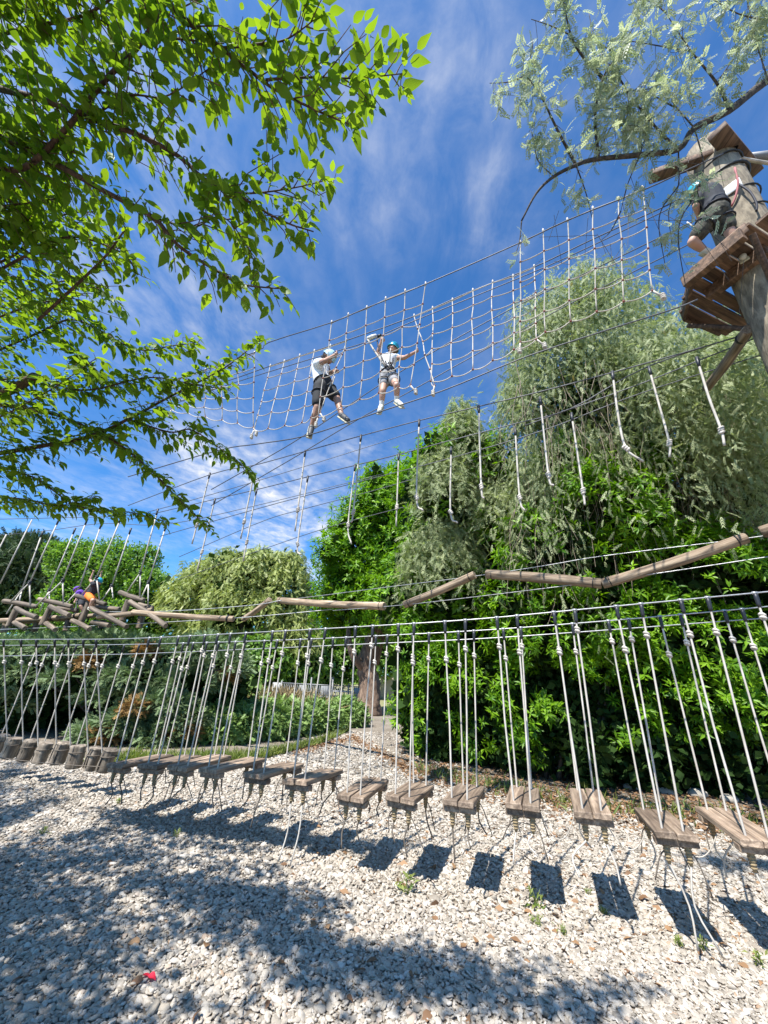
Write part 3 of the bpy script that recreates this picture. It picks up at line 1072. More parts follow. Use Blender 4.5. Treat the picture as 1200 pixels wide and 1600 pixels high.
def left_shrubs():
    g = np.random.default_rng(33)
    # layered boughs of the big juniper
    shelf = [(20, 1020, 8.8, 1.2, .28, .9), (95, 1016, 9, 1.1, .28, .9), (180, 1012, 9.2, 1.1, .30, .9), (255, 1022, 9.2, .9, .3, .8), (320, 1020, 9.4, .8, .36, .8), (345, 1045, 9.2, .6, .36, .7),
             (40, 1052, 8.5, .9, .24, .7), (120, 1060, 8.6, .8, .22, .7), (215, 1058, 8.7, 1.0, .22, .7), (290, 1068, 8.8, .8, .26, .7), (10, 1100, 8.2, .5, .22, .5),
             (170, 1090, 8.4, .6, .15, .5), (255, 1098, 8.3, .6, .18, .5)]
    lob = lobes_px(shelf)
    b = np.array([lob[2][0], lob[2][1], 0])
    o = thing('juniper', 'large blue green juniper with spreading boughs behind the hanging stumps', 'juniper', b)
    part('foliage', spray_cloud(lob, 26000, g, 0.14, 0.0, .4), M['juniper'], o, kind='stuff')
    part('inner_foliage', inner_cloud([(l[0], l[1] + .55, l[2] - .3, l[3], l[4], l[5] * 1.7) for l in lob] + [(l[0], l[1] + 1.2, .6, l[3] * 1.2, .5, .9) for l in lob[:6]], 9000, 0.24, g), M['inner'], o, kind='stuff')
    for k in range(9):
        e = np.array(lob[k][:3])
        s0 = b + [g.uniform(-.4, .4), g.uniform(.2, .9), 0]
        part('bough', trunk_mesh([s0, s0 * .55 + e * .45 + [0, 0, .15], e], [.07, .05, .02], 6, k), M['bark_grey'], o)
    # a low juniper in front
    shelf = [(150, 1150, 7.9, .42, .25, .4), (205, 1130, 8.1, .55, .32, .5), (255, 1150, 8.1, .5, .3, .5), (290, 1120, 8.4, .5, .3, .5), (135, 1175, 7.8, .4, .2, .35)]
    lob = lobes_px(shelf)
    b2 = np.array([lob[1][0], lob[1][1], 0])
    o = thing('low_juniper', 'low juniper with rusty dead sprays at the edge of the gravel', 'juniper', b2)
    part('foliage', spray_cloud(lob, 8000, g, 0.12, 2.0, .25), M['juniper'], o, kind='stuff')
    part('inner_foliage', inner_cloud([(l[0], l[1] + .3, l[2] - .15, l[3], l[4], l[5] * 1.3) for l in lob], 1500, 0.2, g), M['inner'], o, kind='stuff')
    part('stem', trunk_mesh([b2, b2 + [.1, .1, .3], np.array(lob[1][:3])], [.05, .04, .02], 6), M['bark_grey'], o)
    for (x, y, t, r) in ((165, 1152, 7.72, .17), (290, 1140, 8.1, .16), (262, 1146, 8.0, .11), (210, 1108, 7.85, .14), (228, 1020, 8.5, .12), (355, 1060, 8.9, .12), (140, 1035, 8.3, .10)):
        c = at_depth(x, y, t)
        dl = [(c[0], c[1], c[2], r * 1.3, r, r)]
        par = o if y > 1100 else bpy.data.objects['juniper']
        part('dead_spray', spray_cloud(dl, 220, g, 0.16, 1.0, 0.0), M['juniper_dry'], par, 'rusty brown dead spray', 'stuff')
    # mounds of rosemary like shrubs up to the path
    spec = [((345, 1135, 8.9), .62, 'dense green shrub beside the low juniper'), ((400, 1130, 9.6), .66, 'grey green shrub left of the path in the second row'), ((440, 1120, 10.4), .68, 'feathery green shrub in the middle of the bank below the fence'), ((490, 1128, 11.0), .62, 'green shrub beside the path on the bank'), ((535, 1130, 12.4), .55, 'dark green shrub at the path edge nearest the big trunk'), ((370, 1085, 11.5), .7, 'olive shrub on top of the bank behind the ropes')]
    for k, ((x, y, t), r, lab) in enumerate(spec):
        c = at_depth(x, y, t)
        zc = max(c[2], .35)
        lob = [(c[0], c[1], zc, r, r, .42), (c[0] + r * .6, c[1] - .1, zc * .7, r * .8, r * .7, .4), (c[0] - r * .6, c[1], zc * .75, r * .8, r * .7, .4), (c[0], c[1] - .3, .25, r, r * .6, .35)]
        o = thing('shrub', lab, 'shrub', (c[0], c[1], 0), None)
        P, D = lobe_points(lob, 1500, g, .8, 1.08)
        part('foliage', rosettes(P, D, g, t_frond(4, .45, .08, .1, .5), 0.14, 4, .5, .9), M['rosemary'], o, kind='stuff')
        part('inner_foliage', inner_cloud(lob, 900, 0.16, g), M['inner'], o, kind='stuff')
        part('stem', trunk_mesh([(c[0], c[1], 0), (c[0] + .05, c[1], .2), (c[0], c[1], .5)], [.03, .025, .015], 6), M['bark'], o)
    # dry grass in the bank and a green fringe along the gravel
    n = 5200
    x = g.uniform(-4.6, -.7, n); e = np.interp(x, [-4.6, -2.2, -1.2, -.7], [7.3, 8.0, 10.2, 12.5])
    y = e + np.abs(g.normal(0, .35, n))
    P = np.stack([x, y, np.zeros(n)], 1)
    A = unit(g.normal(size=(n, 3)) * [.45, .45, .1] + [0, 0, 1])
    o = part('grass', scatter(t_lance(.05, .2, .4), P, A, unit(g.normal(size=(n, 3))), g.uniform(.06, .2, n)), M['grass'], None, kind='stuff')
    o['label'] = 'thin yellow green grass along the gravel edge'; o['category'] = 'grass'
    n = 1500
    c = at_depth(432, 1100, 11.6)
    P = np.stack([c[0] + g.normal(0, .55, n), c[1] + g.normal(0, .5, n), np.full(n, .25)], 1)
    A = unit(g.normal(size=(n, 3)) * [.5, .5, .1] + [0, 0, 1])
    o = part('dry_grass', scatter(t_lance(.035, .2, .5), P, A, unit(g.normal(size=(n, 3))), g.uniform(.4, .9, n)), M['straw'], None, kind='stuff')
    o['label'] = 'tall straw coloured grass on the bank below the fence'; o['category'] = 'grass'


left_shrubs()


# ------------------------------------------------------------------ fence, furniture and wall at the end of the path
def far_corner():
    yf = 19.5
    xa, xb = -4.3, -.55
    base = np.array([(xa + xb) / 2, yf, 0])
    fz = -0.02
    o = thing('metal_fence', 'grey metal picket fence with a taller gate post at the end of the path', 'fence', base)
    up = np.array([0, 0, 1.0]); ex = np.array([1.0, 0, 0]); ey = np.array([0, 1.0, 0])
    part('rail', box(np.array([(xa + xb) / 2, yf, fz + 1.02]), ex, ey, up, (xb - xa) / 2, .02, .02), M['fence'], o)
    part('rail', box(np.array([(xa + xb) / 2, yf, fz + .1]), ex, ey, up, (xb - xa) / 2, .02, .02), M['fence'], o)
    first = None
    xs = np.arange(xa + .05, xb, .085)
    for x in xs:
        if first is None:
            first = part('picket', box(np.array([x, yf - .001, fz + .56]), ex, ey, up, .011, .011, .46), M['fence'], o)
            x0 = x
        else:
            p = first.copy(); COL.objects.link(p); p.parent = o
            p.location = (x - x0, 0, 0)
    for x, h in ((xa, 1.1), (-2.95, 1.3), (-2.05, 1.35), (-1.95, 1.35), (-1.2, 1.12), (xb, 1.12)):
        part('post', box(np.array([x, yf, h / 2]), ex, ey, up, .032, .032, h / 2), M['fence'], o)
    # white chairs and a table beyond the fence
    def chair(x, y, a, lab):
        c = thing('garden_chair', lab, 'chair', (x, y, 0), 'white chairs beyond the fence')
        e1 = np.array([cos(a), sin(a), 0]); e2 = np.array([-sin(a), cos(a), 0]); p = np.array([x, y, 0.])
        part('seat', box(p + up * .44, e1, e2, up, .24, .23, .02, .008), M['white_plastic'], c)
        part('backrest', box(p + e2 * .23 + up * .72, e1, e2, up, .23, .02, .2, .01), M['white_plastic'], c)
        for s1 in (-1, 1):
            for s2 in (-1, 1):
                part('leg', tube([p + e1 * .2 * s1 + e2 * .19 * s2 + up * .43, p + e1 * .23 * s1 + e2 * .23 * s2], .016, 6), M['white_plastic'], c)
            part('armrest', tube([p + e1 * .25 * s1 + e2 * .22 + up * .66, p + e1 * .25 * s1 - e2 * .2 + up * .66, p + e1 * .25 * s1 - e2 * .22 + up * .44], .018, 6), M['white_plastic'], c)
    chair(-3.35, 20.6, 2.6, 'white plastic chair nearest the left end of the fence')
    chair(-2.35, 20.7, .4, 'white plastic chair beyond the middle of the fence')
    chair(-.95, 20.8, -.5, 'white plastic chair beyond the fence beside the big trunk')
    t = thing('garden_table', 'round white plastic table beyond the fence', 'table', (-1.6, 20.9, 0))
    part('tabletop', tube([(-1.6, 20.9, .70), (-1.6, 20.9, .735)], [.5, .5], 20), M['white_plastic'], t)
    for k in range(4):
        a = k * pi / 2 + .4
        part('leg', tube([(-1.6 + .3 * cos(a), 20.9 + .3 * sin(a), .70), (-1.6 + .4 * cos(a), 20.9 + .4 * sin(a), 0)], .022, 6), M['white_plastic'], t)
    # low white wall end on the left of the fence
    solo('white_wall', box(np.array([-4.65, 20.2, .5]), ex, ey, up, .2, .12, .48, .01), M['pale_wall'], 'short white wall end left of the metal fence', 'wall')
    solo('garden_wall', box(np.array([2.4, 30., .75]), ex, ey, up, 2.0, .12, .75, .02), M['cream'], 'cream plaster garden wall glimpsed right of the big trunk', 'wall')


far_corner()

# ------------------------------------------------------------------ the green mass on the right
def right_trees():
    g = np.random.default_rng(8)
    # 1 big tree whose trunk shows at the end of the path
    tb = np.array([-.25, 18.0, 0])
    lob = lobes_px([(x, y, t * 1.2, a * 1.2, b_ * 1.2, c * 1.2) for x, y, t, a, b_, c in [(560, 850, 15.5, 1.35, 1.7, 1.5), (600, 800, 15.5, 1.5, 1.5, 1.6), (545, 925, 15.2, 1.2, 1.3, 1.4), (600, 930, 15.0, 1.6, 1.7, 1.6), (640, 850, 15, 1.9, 2.0, 1.8), (530, 980, 15.4, .75, .45, .8), (650, 770, 16, 1.4, 1.5, 1.5), (660, 960, 15.2, 1.5, 1.6, 1.4)]])
    lob = rough(lob, g, 5, (.2, .38))
    P, D = lobe_points(lob, 2600, g, .7, 1.06)
    keep = wob3(P, 1.5) + g.normal(size=len(P)) * .3 > -.75
    crown = rosettes(np.repeat(P[keep], 3, 0) + g.normal(size=(keep.sum() * 3, 3)) * .22, np.repeat(D[keep], 3, 0), g, t_lance(.18), .24, 7, .75, .55)
    o = tree('path_tree', 'tall glossy leaved tree with a thick ribbed trunk at the end of the path', 'tree', tb, [tb, tb + [.05, 0, 1.0], tb + [-.15, 0, 2.2], tb + [.4, -.8, 4.5]], [.62, .42, .40, .22], crown, M['laurel'], bark='bark_ribbed', inner=inner_cloud(lob, 5200, 0.45, g),
             limbs=[([tb + [-.1, 0, 1.6], tb + [-.9, -.5, 2.6], np.array(lob[2][:3])], [.2, .14, .05]), ([tb + [.1, 0, 2.0], np.array(lob[4][:3])], [.25, .08])])
    # 2 mixed tree in the middle: glossy bush with grey pepper hanging through it
    lob = lobes_px([(720, 720, 9.6, .85, .95, .9), (665, 770, 10, .85, 1.0, .9), (765, 740, 9.4, .85, .8, .9), (690, 830, 9.6, 1.1, 1.1, 1), (780, 830, 9.2, 1.1, 1.1, 1), (650, 920, 9.7, 1.0, 1.2, 1), (740, 920, 9.2, 1.3, 1.2, 1), (690, 1020, 9.3, 1.0, 1.0, .9), (655, 1085, 9.2, .7, .9, .7), (740, 1040, 8.9, 1.1, 1.1, .9), (720, 1140, 8.6, 1.1, .9, .8)])
    b = np.array([lob[7][0] + .3, lob[7][1] + .4, 0])
    lob = rough(lob, g, 3, (.25, .4))
    P, D = lobe_points(lob, 2300, g, .72, 1.06)
    keep = (wob3(P, 1.9, 1.1) + g.normal(size=len(P)) * .25 > -.35)
    crown = rosettes(np.repeat(P[keep], 2, 0) + g.normal(size=(keep.sum() * 2, 3)) * .1, np.repeat(D[keep], 2, 0), g, t_lance(.16), .17, 8, .75, .55)
    tree('laurel_tree', 'bright glossy leaved tree in the middle of the green mass beside the path', 'tree', b, [b, b + [.1, 0, 1.5], b + [0, 0, 4.5]], [.2, .16, .06], crown, M['laurel'], inner=inner_cloud(lob, 6000, 0.3, g),
         limbs=[([b + [0, 0, 1.2], np.array(lob[5][:3])], [.08, .03]), ([b + [0, 0, 2], np.array(lob[1][:3])], [.08, .03])])
    lob2 = lobes_px([(718, 665, 9.4, .30, .85, .4), (700, 740, 9.0, .6, .9, .6), (690, 860, 8.8, .8, .9, .6), (790, 800, 8.6, .7, .9, .6)])
    b3 = b + [.5, -.3, 0]
    tree('slender_pepper_tree', 'slender grey green pepper tree rising through the glossy tree', 'tree', b3, [b3, b3 + [0, 0, 3], np.array(lob2[0][:3]) + [0, 0, -.3]], [.10, .08, .03], weeping(lob2, 1300, 10, t_frond(4, .62, .04, .3, .42), .15, (.5, 1.6), g, -.1, .1, 2.2), M['pep'], bark='bark_grey')
    # 3 the big weeping pepper tree
    lob = lobes_px([(905, 470, 9.0, .85, 1.1, .9), (870, 545, 8.8, 1.0, 1.2, 1), (950, 480, 9.2, .9, 1.0, .9), (830, 620, 8.6, .55, 1.0, .8), (920, 600, 8.4, 1.3, 1.2, 1.1), (1010, 560, 8.8, 1.2, 1.1, 1.1), (1070, 600, 8.6, 1.2, 1.1, 1.1), (1150, 620, 8.4, 1.2, 1.2, 1.1), (900, 720, 8.2, 1.2, 1.2, 1), (1000, 690, 8.2, 1.4, 1.3, 1.1), (1120, 740, 8.0, 1.4, 1.4, 1.1), (1190, 700, 8.4, 1.4, 1.5, 1.1), (855, 800, 8.0, .55, .9, .6), (1190, 520, 8.8, 1.2, .9, 1), (1110, 820, 8.2, 1.3, .8, .8)])
    b = np.array([5.2, 8.6, 0])
    lob0, lob = lob, rough(lob, g, 4, (.25, .45))
    pc = weeping(lob, 7600, 15, t_frond(4, .55, .036, .2, .36), .14, (.6, 3.0), g, -.1, .36, .7, .62, .55)
    skirt = lobes_px([(1110, 575, 6.6, .75, .45, .5), (1050, 560, 6.9, .6, .4, .5), (1180, 580, 6.2, .6, .4, .5), (1170, 650, 6.5, .7, .4, .5)])
    pc = join([pc, weeping(skirt, 420, 12, t_frond(5, .5, .045, .25, .4), .12, (.3, 1.5), g, -.2, .2, 1.4, .8)])
    lm = []
    for k in (0, 2, 4, 5, 7, 9, 10, 3):
        e = np.array(lob[k][:3])
        s0 = b + [0, 0, g.uniform(2.5, 4.5)]
        lm.append(([s0, s0 * .5 + e * .5 + [g.uniform(-.3, .3), .3, .5], e], [.14, .09, .02]))
    tree('pepper_tree', 'huge weeping pepper tree with grey green hanging strands on the right', 'tree', b, [b, b + [.1, 0, 2.5], b + [-.2, 0, 5], np.array(lob[5][:3])], [.42, .34, .28, .08], pc, M['pep'], bark='bark_grey', inner=inner_cloud([(l[0], l[1] + .3, l[2] - .2, l[3] * .75, l[4] * .75, l[5] * .75) for l in lob0[4:]], 4500, 0.18, g), limbs=lm)
    # bare hanging twigs, part of the pepper tree
    pt = bpy.data.objects['pepper_tree']
    dc = [(l[0], l[1] + .15, l[2] - .1, l[3] * .85, l[4] * .85, l[5] * .85) for l in lob0]
    part('dense_foliage', foliage_cloud(dc, 20000, t_frond(4, .55, .05, .2, .36), .15, g, .25, -.5, .35, .8, .7), M['pep'], pt, kind='stuff')
    tw = []
    for k in range(330):
        x = g.uniform(800, 1200); y = g.uniform(560, 900)
        a = at_depth(x, y, g.uniform(7.0, 7.9))
        l = g.uniform(.5, 1.5)
        q = a + [g.normal(0, .25), g.normal(0, .1), -l]
        tw.append(tube(smooth_path([a, a * .5 + q * .5 + g.normal(size=3) * .08, q], 6), np.linspace(.007, .003, 7), 4, False))
    part('hanging_twigs', join(tw), M['twig_pale'], pt, kind='stuff')
    # 4 laurel hedge along the swing course
    def hedge(label, lst, n, sd, size=.155, ph=0.0, thr=0.0):
        gg = np.random.default_rng(sd)
        lob = rough(lobes_px(lst), gg, 2, (.3, .5))
        bb = np.array([np.mean([l[0] for l in lob]), np.mean([l[1] for l in lob]) + .2, 0])
        o = thing('laurel_bush', label, 'bush', bb)
        P, D = lobe_points(lob, n, gg, .74, 1.06)
        keep = (wob3(P, 2.3, ph) + gg.normal(size=len(P)) * .22 > thr) & (P[:, 2] > .25)
        keep &= gg.random(len(P)) < np.clip((P[:, 2] - .2) / 1.3, .25, 1)
        P, D = P[keep], D[keep]
        # shoots nearest the camera: every leaf a piece of its own
        px_, py_, pz_ = pix(P)
        dist = np.linalg.norm(P - CAM, axis=1) + 6 * ((px_ < 20) | (px_ > 1180) | (py_ < 700)) + 1.2 * (D @ unit(bb - CAM) > -.3)
        near = np.argsort(dist)[:14]
        mask = np.ones(len(P), bool); mask[near] = False
        q = np.repeat(P[mask], 3, 0) + gg.normal(size=(mask.sum() * 3, 3)) * .075
        part('foliage', rosettes(q, np.repeat(D[mask], 3, 0), gg, t_lance(.15), size * .9, 7, .7, .6), M['laurel'], o, kind='stuff')
        V, F, R = rosettes(P[near], D[near], gg, t_lance(.15), size, 8, .7, .6)
        for i in range(len(near) * 8):
            part('leaf', (V[i * 5:i * 5 + 5], t_lance(.15)[1], R[i * 5:i * 5 + 5]), M['laurel'], o)
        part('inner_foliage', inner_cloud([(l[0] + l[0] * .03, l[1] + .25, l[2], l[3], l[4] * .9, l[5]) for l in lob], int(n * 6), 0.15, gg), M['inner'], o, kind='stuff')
        part('painted_shade_skirt', inner_cloud([(l[0], l[1] + 1.0, .55, l[3] * .9, .6, .75) for l in lob], int(n * 2.2), 0.15, gg), M['inner'], o, kind='stuff')  # dark leaves added, their colour standing in for shade under the overhang
        for k in range(2):
            e = np.array(lob[(k * 2) % len(lob)][:3]) + [0, .6, 0]
            s0 = bb + [gg.uniform(-.7, .7), gg.uniform(.6, .9), 0]
            part('stem', trunk_mesh([s0, s0 * .6 + e * .4 + [.1, .1, 0], e], [.04, .03, .015], 6, k), M['bark'], o)
        return o
    hedge('bright glossy bush under the pepper tree in the middle of the hedge', [(920, 790, 7.4, .75, .7, .7), (985, 800, 7.2, .8, .8, .7), (840, 860, 7.5, .8, .9, .7), (930, 890, 7.2, 1.0, .9, .8), (860, 980, 7.3, .95, .9, .7), (960, 970, 7.0, .9, .8, .7), (800, 960, 7.6, .6, 1.0, .6), (900, 1080, 7.0, .9, .8, .7), (830, 1090, 7.3, .8, .9, .6), (960, 1110, 6.9, .7, .7, .6)], 2100, 51)
    hedge('bright glossy bush at the right edge behind the nearest swing steps', [(1060, 890, 6.9, .8, .8, .7), (1150, 900, 6.7, .9, .9, .8), (1040, 980, 6.8, .8, .8, .7), (1130, 1010, 6.5, .9, .8, .7), (1230, 960, 6.5, 1.0, 1.0, .8), (1060, 1080, 6.7, .8, .7, .7), (1170, 1090, 6.4, .9, .7, .7), (1270, 1060, 6.3, .9, .9, .7)], 1900, 52, .16, 1.7)
    hedge('dark green bush between the path and the glossy hedge', [(700, 1060, 8.0, .75, .8, .6), (690, 1130, 7.9, .7, .6, .6), (760, 1080, 7.7, .8, .9, .6), (760, 1160, 7.6, .8, .6, .6), (660, 1010, 8.6, .6, .7, .6)], 1000, 53, .15, 3.0, 0.0)
    hedge('glossy bush high under the pepper strands above the log beams', [(1010, 720, 7.7, .55, .5, .5), (870, 730, 8.0, .5, .5, .5), (940, 740, 7.8, .5, .4, .5)], 420, 54, .15, 1.0, -.25)
    # the thicket behind it all, dark fill in the shade-painted leaf colour
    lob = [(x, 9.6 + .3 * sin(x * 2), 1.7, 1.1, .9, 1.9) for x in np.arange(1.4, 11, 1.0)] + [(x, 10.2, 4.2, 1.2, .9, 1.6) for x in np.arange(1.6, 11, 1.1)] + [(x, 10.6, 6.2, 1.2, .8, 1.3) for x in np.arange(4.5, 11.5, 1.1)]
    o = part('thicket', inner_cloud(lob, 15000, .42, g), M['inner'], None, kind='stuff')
    o['label'] = 'dark thicket filling the space behind the hedge'; o['category'] = 'thicket'
    # low growth, leaf litter and weeds along the foot of the hedge
    n = 750
    x = g.uniform(.8, 6.5, n)
    y = np.interp(x, [.8, 2.2, 3.3, 5.4, 6.5], [8.2, 7.05, 6.5, 6.1, 5.9]) + g.normal(0, .28, n)
    P = np.stack([x, y, gz(x, y)], 1)
    A = unit(g.normal(size=(n, 3)) * [.5, .5, .2] + [0, 0, .9])
    o = part('undergrowth', scatter(t_lance(.08, .2, .4), P, A, unit(g.normal(size=(n, 3))), g.uniform(.05, .18, n)), M['grass'], None, kind='stuff')
    o['label'] = 'weeds and grass at the foot of the hedge'; o['category'] = 'weeds'
    n = 15000
    x = g.uniform(-1.6, 7.5, n)
    y = np.interp(x, [-1.6, -.5, .8, 2.2, 3.3, 5.4, 6.5], [9.3, 11.5, 7.9, 6.9, 6.3, 5.7, 5.5]) + np.where(g.random(n) < .5, g.normal(0, .42, n), np.abs(g.normal(0, 1.6, n)) * (x > .6))
    x[:650] = g.uniform(-.5, 6.5, 650); y[:650] = g.uniform(3.2, 6.6, 650)
    P = np.stack([x, y, gz(x, y) + .018], 1)
    A = unit(g.normal(size=(n, 3)) * [1, 1, .15])
    o = part('leaf_litter', scatter(t_kite(.3), P, A, unit(g.normal(size=(n, 3)) * .35 + [0, 0, 1]), g.uniform(.03, .085, n)), M['dryleaf'], None, kind='stuff')
    o['label'] = 'brown fallen leaves along the hedge and path'; o['category'] = 'leaf litter'


right_trees()

# ------------------------------------------------------------------ the mulberry tree overhead on the left
def limb_path(lst):
    return np.array([at_depth(*p) for p in lst])


def build_mulberry():
    g = np.random.default_rng(17)
    tb = np.array([-4.9, 1.3, 0.0])
    o = thing('mulberry_tree', 'broad leaved tree hanging over the yard from the left with sunlit green leaves', 'tree', tb)
    fork = tb + [0.15, 0.1, 2.3]
    part('trunk', trunk_mesh([tb, tb + [.08, 0, 1.1], fork, fork + [.1, .05, .7]], [.26, .2, .19, .13], 12, 4), M['bark'], o)
    limbs = []

    def lim(lst, r0, r1, up=True):
        limbs.append((smooth_path(limb_path(lst), 30), r0, r1, up))
    lim([(-40, 240, 2.1), (30, 265, 2.05), (100, 205, 1.95), (165, 125, 1.85), (215, 75, 1.75), (260, 0, 1.7), (300, -80, 1.6)], .016, .006)
    lim([(-40, 130, 2.2), (65, 155, 2.0), (140, 185, 1.95), (215, 210, 1.9), (280, 245, 1.88), (320, 280, 1.85), (380, 310, 1.85), (440, 345, 1.85), (490, 362, 1.9)], .017, .003)
    lim([(330, 290, 1.86), (380, 302, 1.9), (450, 295, 1.9), (518, 280, 1.95)], .006, .002)
    lim([(-40, 195, 2.2), (75, 250, 2.05), (165, 300, 2.0), (240, 340, 1.98), (280, 385, 1.98), (350, 430, 2.0), (380, 445, 2.0), (448, 452, 2.05)], .017, .003)
    lim([(240, 340, 1.98), (300, 355, 2.0), (350, 340, 2.0), (400, 405, 2.0)], .006, .002)
    lim([(200, -60, 1.55), (290, 30, 1.65), (340, 70, 1.7), (390, 110, 1.7), (430, 140, 1.7), (500, 175, 1.72), (548, 195, 1.75)], .012, .003)
    lim([(415, 125, 1.7), (450, 122, 1.7), (500, 121, 1.72), (560, 122, 1.75), (630, 115, 1.8)], .006, .002)
    lim([(350, 75, 1.7), (410, 68, 1.68), (450, 60, 1.65), (505, 20, 1.6)], .006, .002)
    lim([(225, 55, 1.8), (300, 63, 1.75), (350, 68, 1.72)], .006, .002)
    lim([(140, 185, 1.95), (200, 150, 1.85), (260, 150, 1.8), (330, 105, 1.75)], .006, .002)
    lim([(-30, 60, 2.0), (60, 40, 1.9), (140, 20, 1.8), (220, -40, 1.7)], .010, .004)
    lim([(60, 500, 2.5), (125, 440, 2.4), (165, 400, 2.35), (198, 355, 2.3)], .010, .005)
    lim([(-60, 330, 2.4), (20, 320, 2.3), (90, 310, 2.25)], .009, .003)
    lim([(-50, 450, 2.6), (40, 400, 2.5), (110, 370, 2.45), (190, 395, 2.45), (215, 430, 2.5)], .010, .003)
    n_upper = len(limbs)
    # lower crown
    lim([(-40, 715, 3.84), (65, 697, 3.71), (140, 682, 3.65), (200, 655, 3.58), (265, 620, 3.52), (350, 575, 3.46), (408, 530, 3.46)], .024, .003)
    lim([(-50, 625, 3.84), (75, 645, 3.71), (130, 665, 3.65), (180, 690, 3.58), (230, 730, 3.58), (270, 770, 3.58), (325, 825, 3.58)], .018, .003)
    lim([(200, 655, 3.58), (265, 675, 3.52), (300, 672, 3.52), (350, 705, 3.52), (395, 740, 3.52)], .009, .003)
    lim([(-40, 720, 3.97), (50, 745, 3.84), (120, 790, 3.78), (200, 800, 3.71), (260, 815, 3.71)], .010, .003)
    lim([(-40, 775, 4.10), (40, 780, 3.97), (90, 790, 3.84), (150, 775, 3.78)], .010, .003)
    lim([(-30, 560, 3.84), (60, 520, 3.65), (120, 500, 3.58), (210, 545, 3.46), (270, 540, 3.39), (310, 535, 3.39)], .012, .003)
    lim([(-30, 500, 3.71), (60, 450, 3.52), (130, 440, 3.46), (190, 475, 3.39)], .010, .003)
    lim([(-40, 600, 3.71), (50, 590, 3.58), (130, 610, 3.52), (230, 590, 3.46), (300, 600, 3.39), (360, 610, 3.39)], .012, .003)
    lim([(110, 560, 3.58), (160, 590, 3.52), (100, 530, 3.52)], .006, .003)
    for q in ([(-150, 470, 2.7), (-60, 430, 2.65), (20, 400, 2.6), (90, 340, 2.55), (150, 330, 2.5)], [(-150, 400, 2.6), (-50, 370, 2.55), (40, 350, 2.5), (110, 410, 2.5)], [(-160, 340, 2.5), (-60, 320, 2.45), (40, 290, 2.4), (110, 270, 2.3)], [(-160, 560, 3.1), (-60, 520, 3.0), (40, 480, 2.9), (130, 460, 2.8)], [(-140, 280, 2.4), (-50, 250, 2.3), (30, 330, 2.35), (80, 380, 2.4)], [(-150, 620, 3.4), (-40, 660, 3.4), (60, 620, 3.3), (150, 560, 3.2)], [(-120, 200, 2.2), (-30, 160, 2.1), (40, 210, 2.05), (120, 240, 2.0)]):
        lim(q, .012, .003)
    for q in ([(-140, 20, 1.9), (-30, 5, 1.85), (80, -15, 1.8), (170, 40, 1.8)], [(-100, -60, 1.8), (0, -50, 1.75), (100, -70, 1.7), (200, -30, 1.7)]):
        lim(q, .009, .003)
    vis = len(limbs)
    # the rest of the crown, above and left of the view
    for k in range(58):
        for _ in range(60):
            e = np.array([g.uniform(-9.0, -.4), g.uniform(-2.2, 5.2), g.uniform(3.3, 5.0)])
            bnd = e[1] < 2.4 - 1.15 * (e[0] + 2.5) and e[1] < 1.6 + (-e[0] - 1.2) * 1.0
            x, y, z = pix(e)
            if bnd and (z < .15 or x < -130 or y < -160):
                break
        else:
            continue
        mid = fork * .5 + e * .5 + [g.uniform(-.3, .3), g.uniform(-.3, .3), .5]
        pth = smooth_path([fork + [0, 0, .5], mid, e], 20)
        q = [pix(c) for c in pth]
        if any(c[2] > .2 and -60 < c[0] < 1260 and -60 < c[1] < 1660 for c in q):
            continue
        limbs.append((pth, .03, .005, False))
    for (n_, xr, yr, zr, mar) in ((36, (-4.2, -1.35), (-1.3, 1.3), (3.3, 4.4), 150), (26, (-4.8, -2.3), (.7, 2.9), (3.4, 4.5), 30), (18, (-8.5, -3.8), (1.2, 4.4), (3.3, 4.6), 90), (20, (-8.6, -4.4), (1.2, 4.6), (4.8, 6.8), 170)):
        for k in range(n_):
            for _ in range(80):
                e = np.array([g.uniform(*xr), g.uniform(*yr), g.uniform(*zr)])
                mid = fork * .5 + e * .5 + [g.uniform(-.3, .3), g.uniform(-.3, .3), .5]
                pth = smooth_path([fork + [0, 0, .5], mid, e], 20)
                q = [pix(c) for c in pth]
                if not any(c[2] > .15 and -mar < c[0] < 1260 and -mar < c[1] < 1660 for c in q):
                    limbs.append((pth, .03, .005, False))
                    break
    # stubs of sawn off limbs near the left edge
    c0, c1 = at_depth(-30, 630, 3.7), at_depth(56, 588, 3.5)
    part('sawn_limb', log_mesh(c0, c1, .042, 10, .08, 2), M['bark_red'], o, 'thick limb sawn off short')
    wood, tw = [], []
    LP, LA, LN, LS, LR = [], [], [], [], []
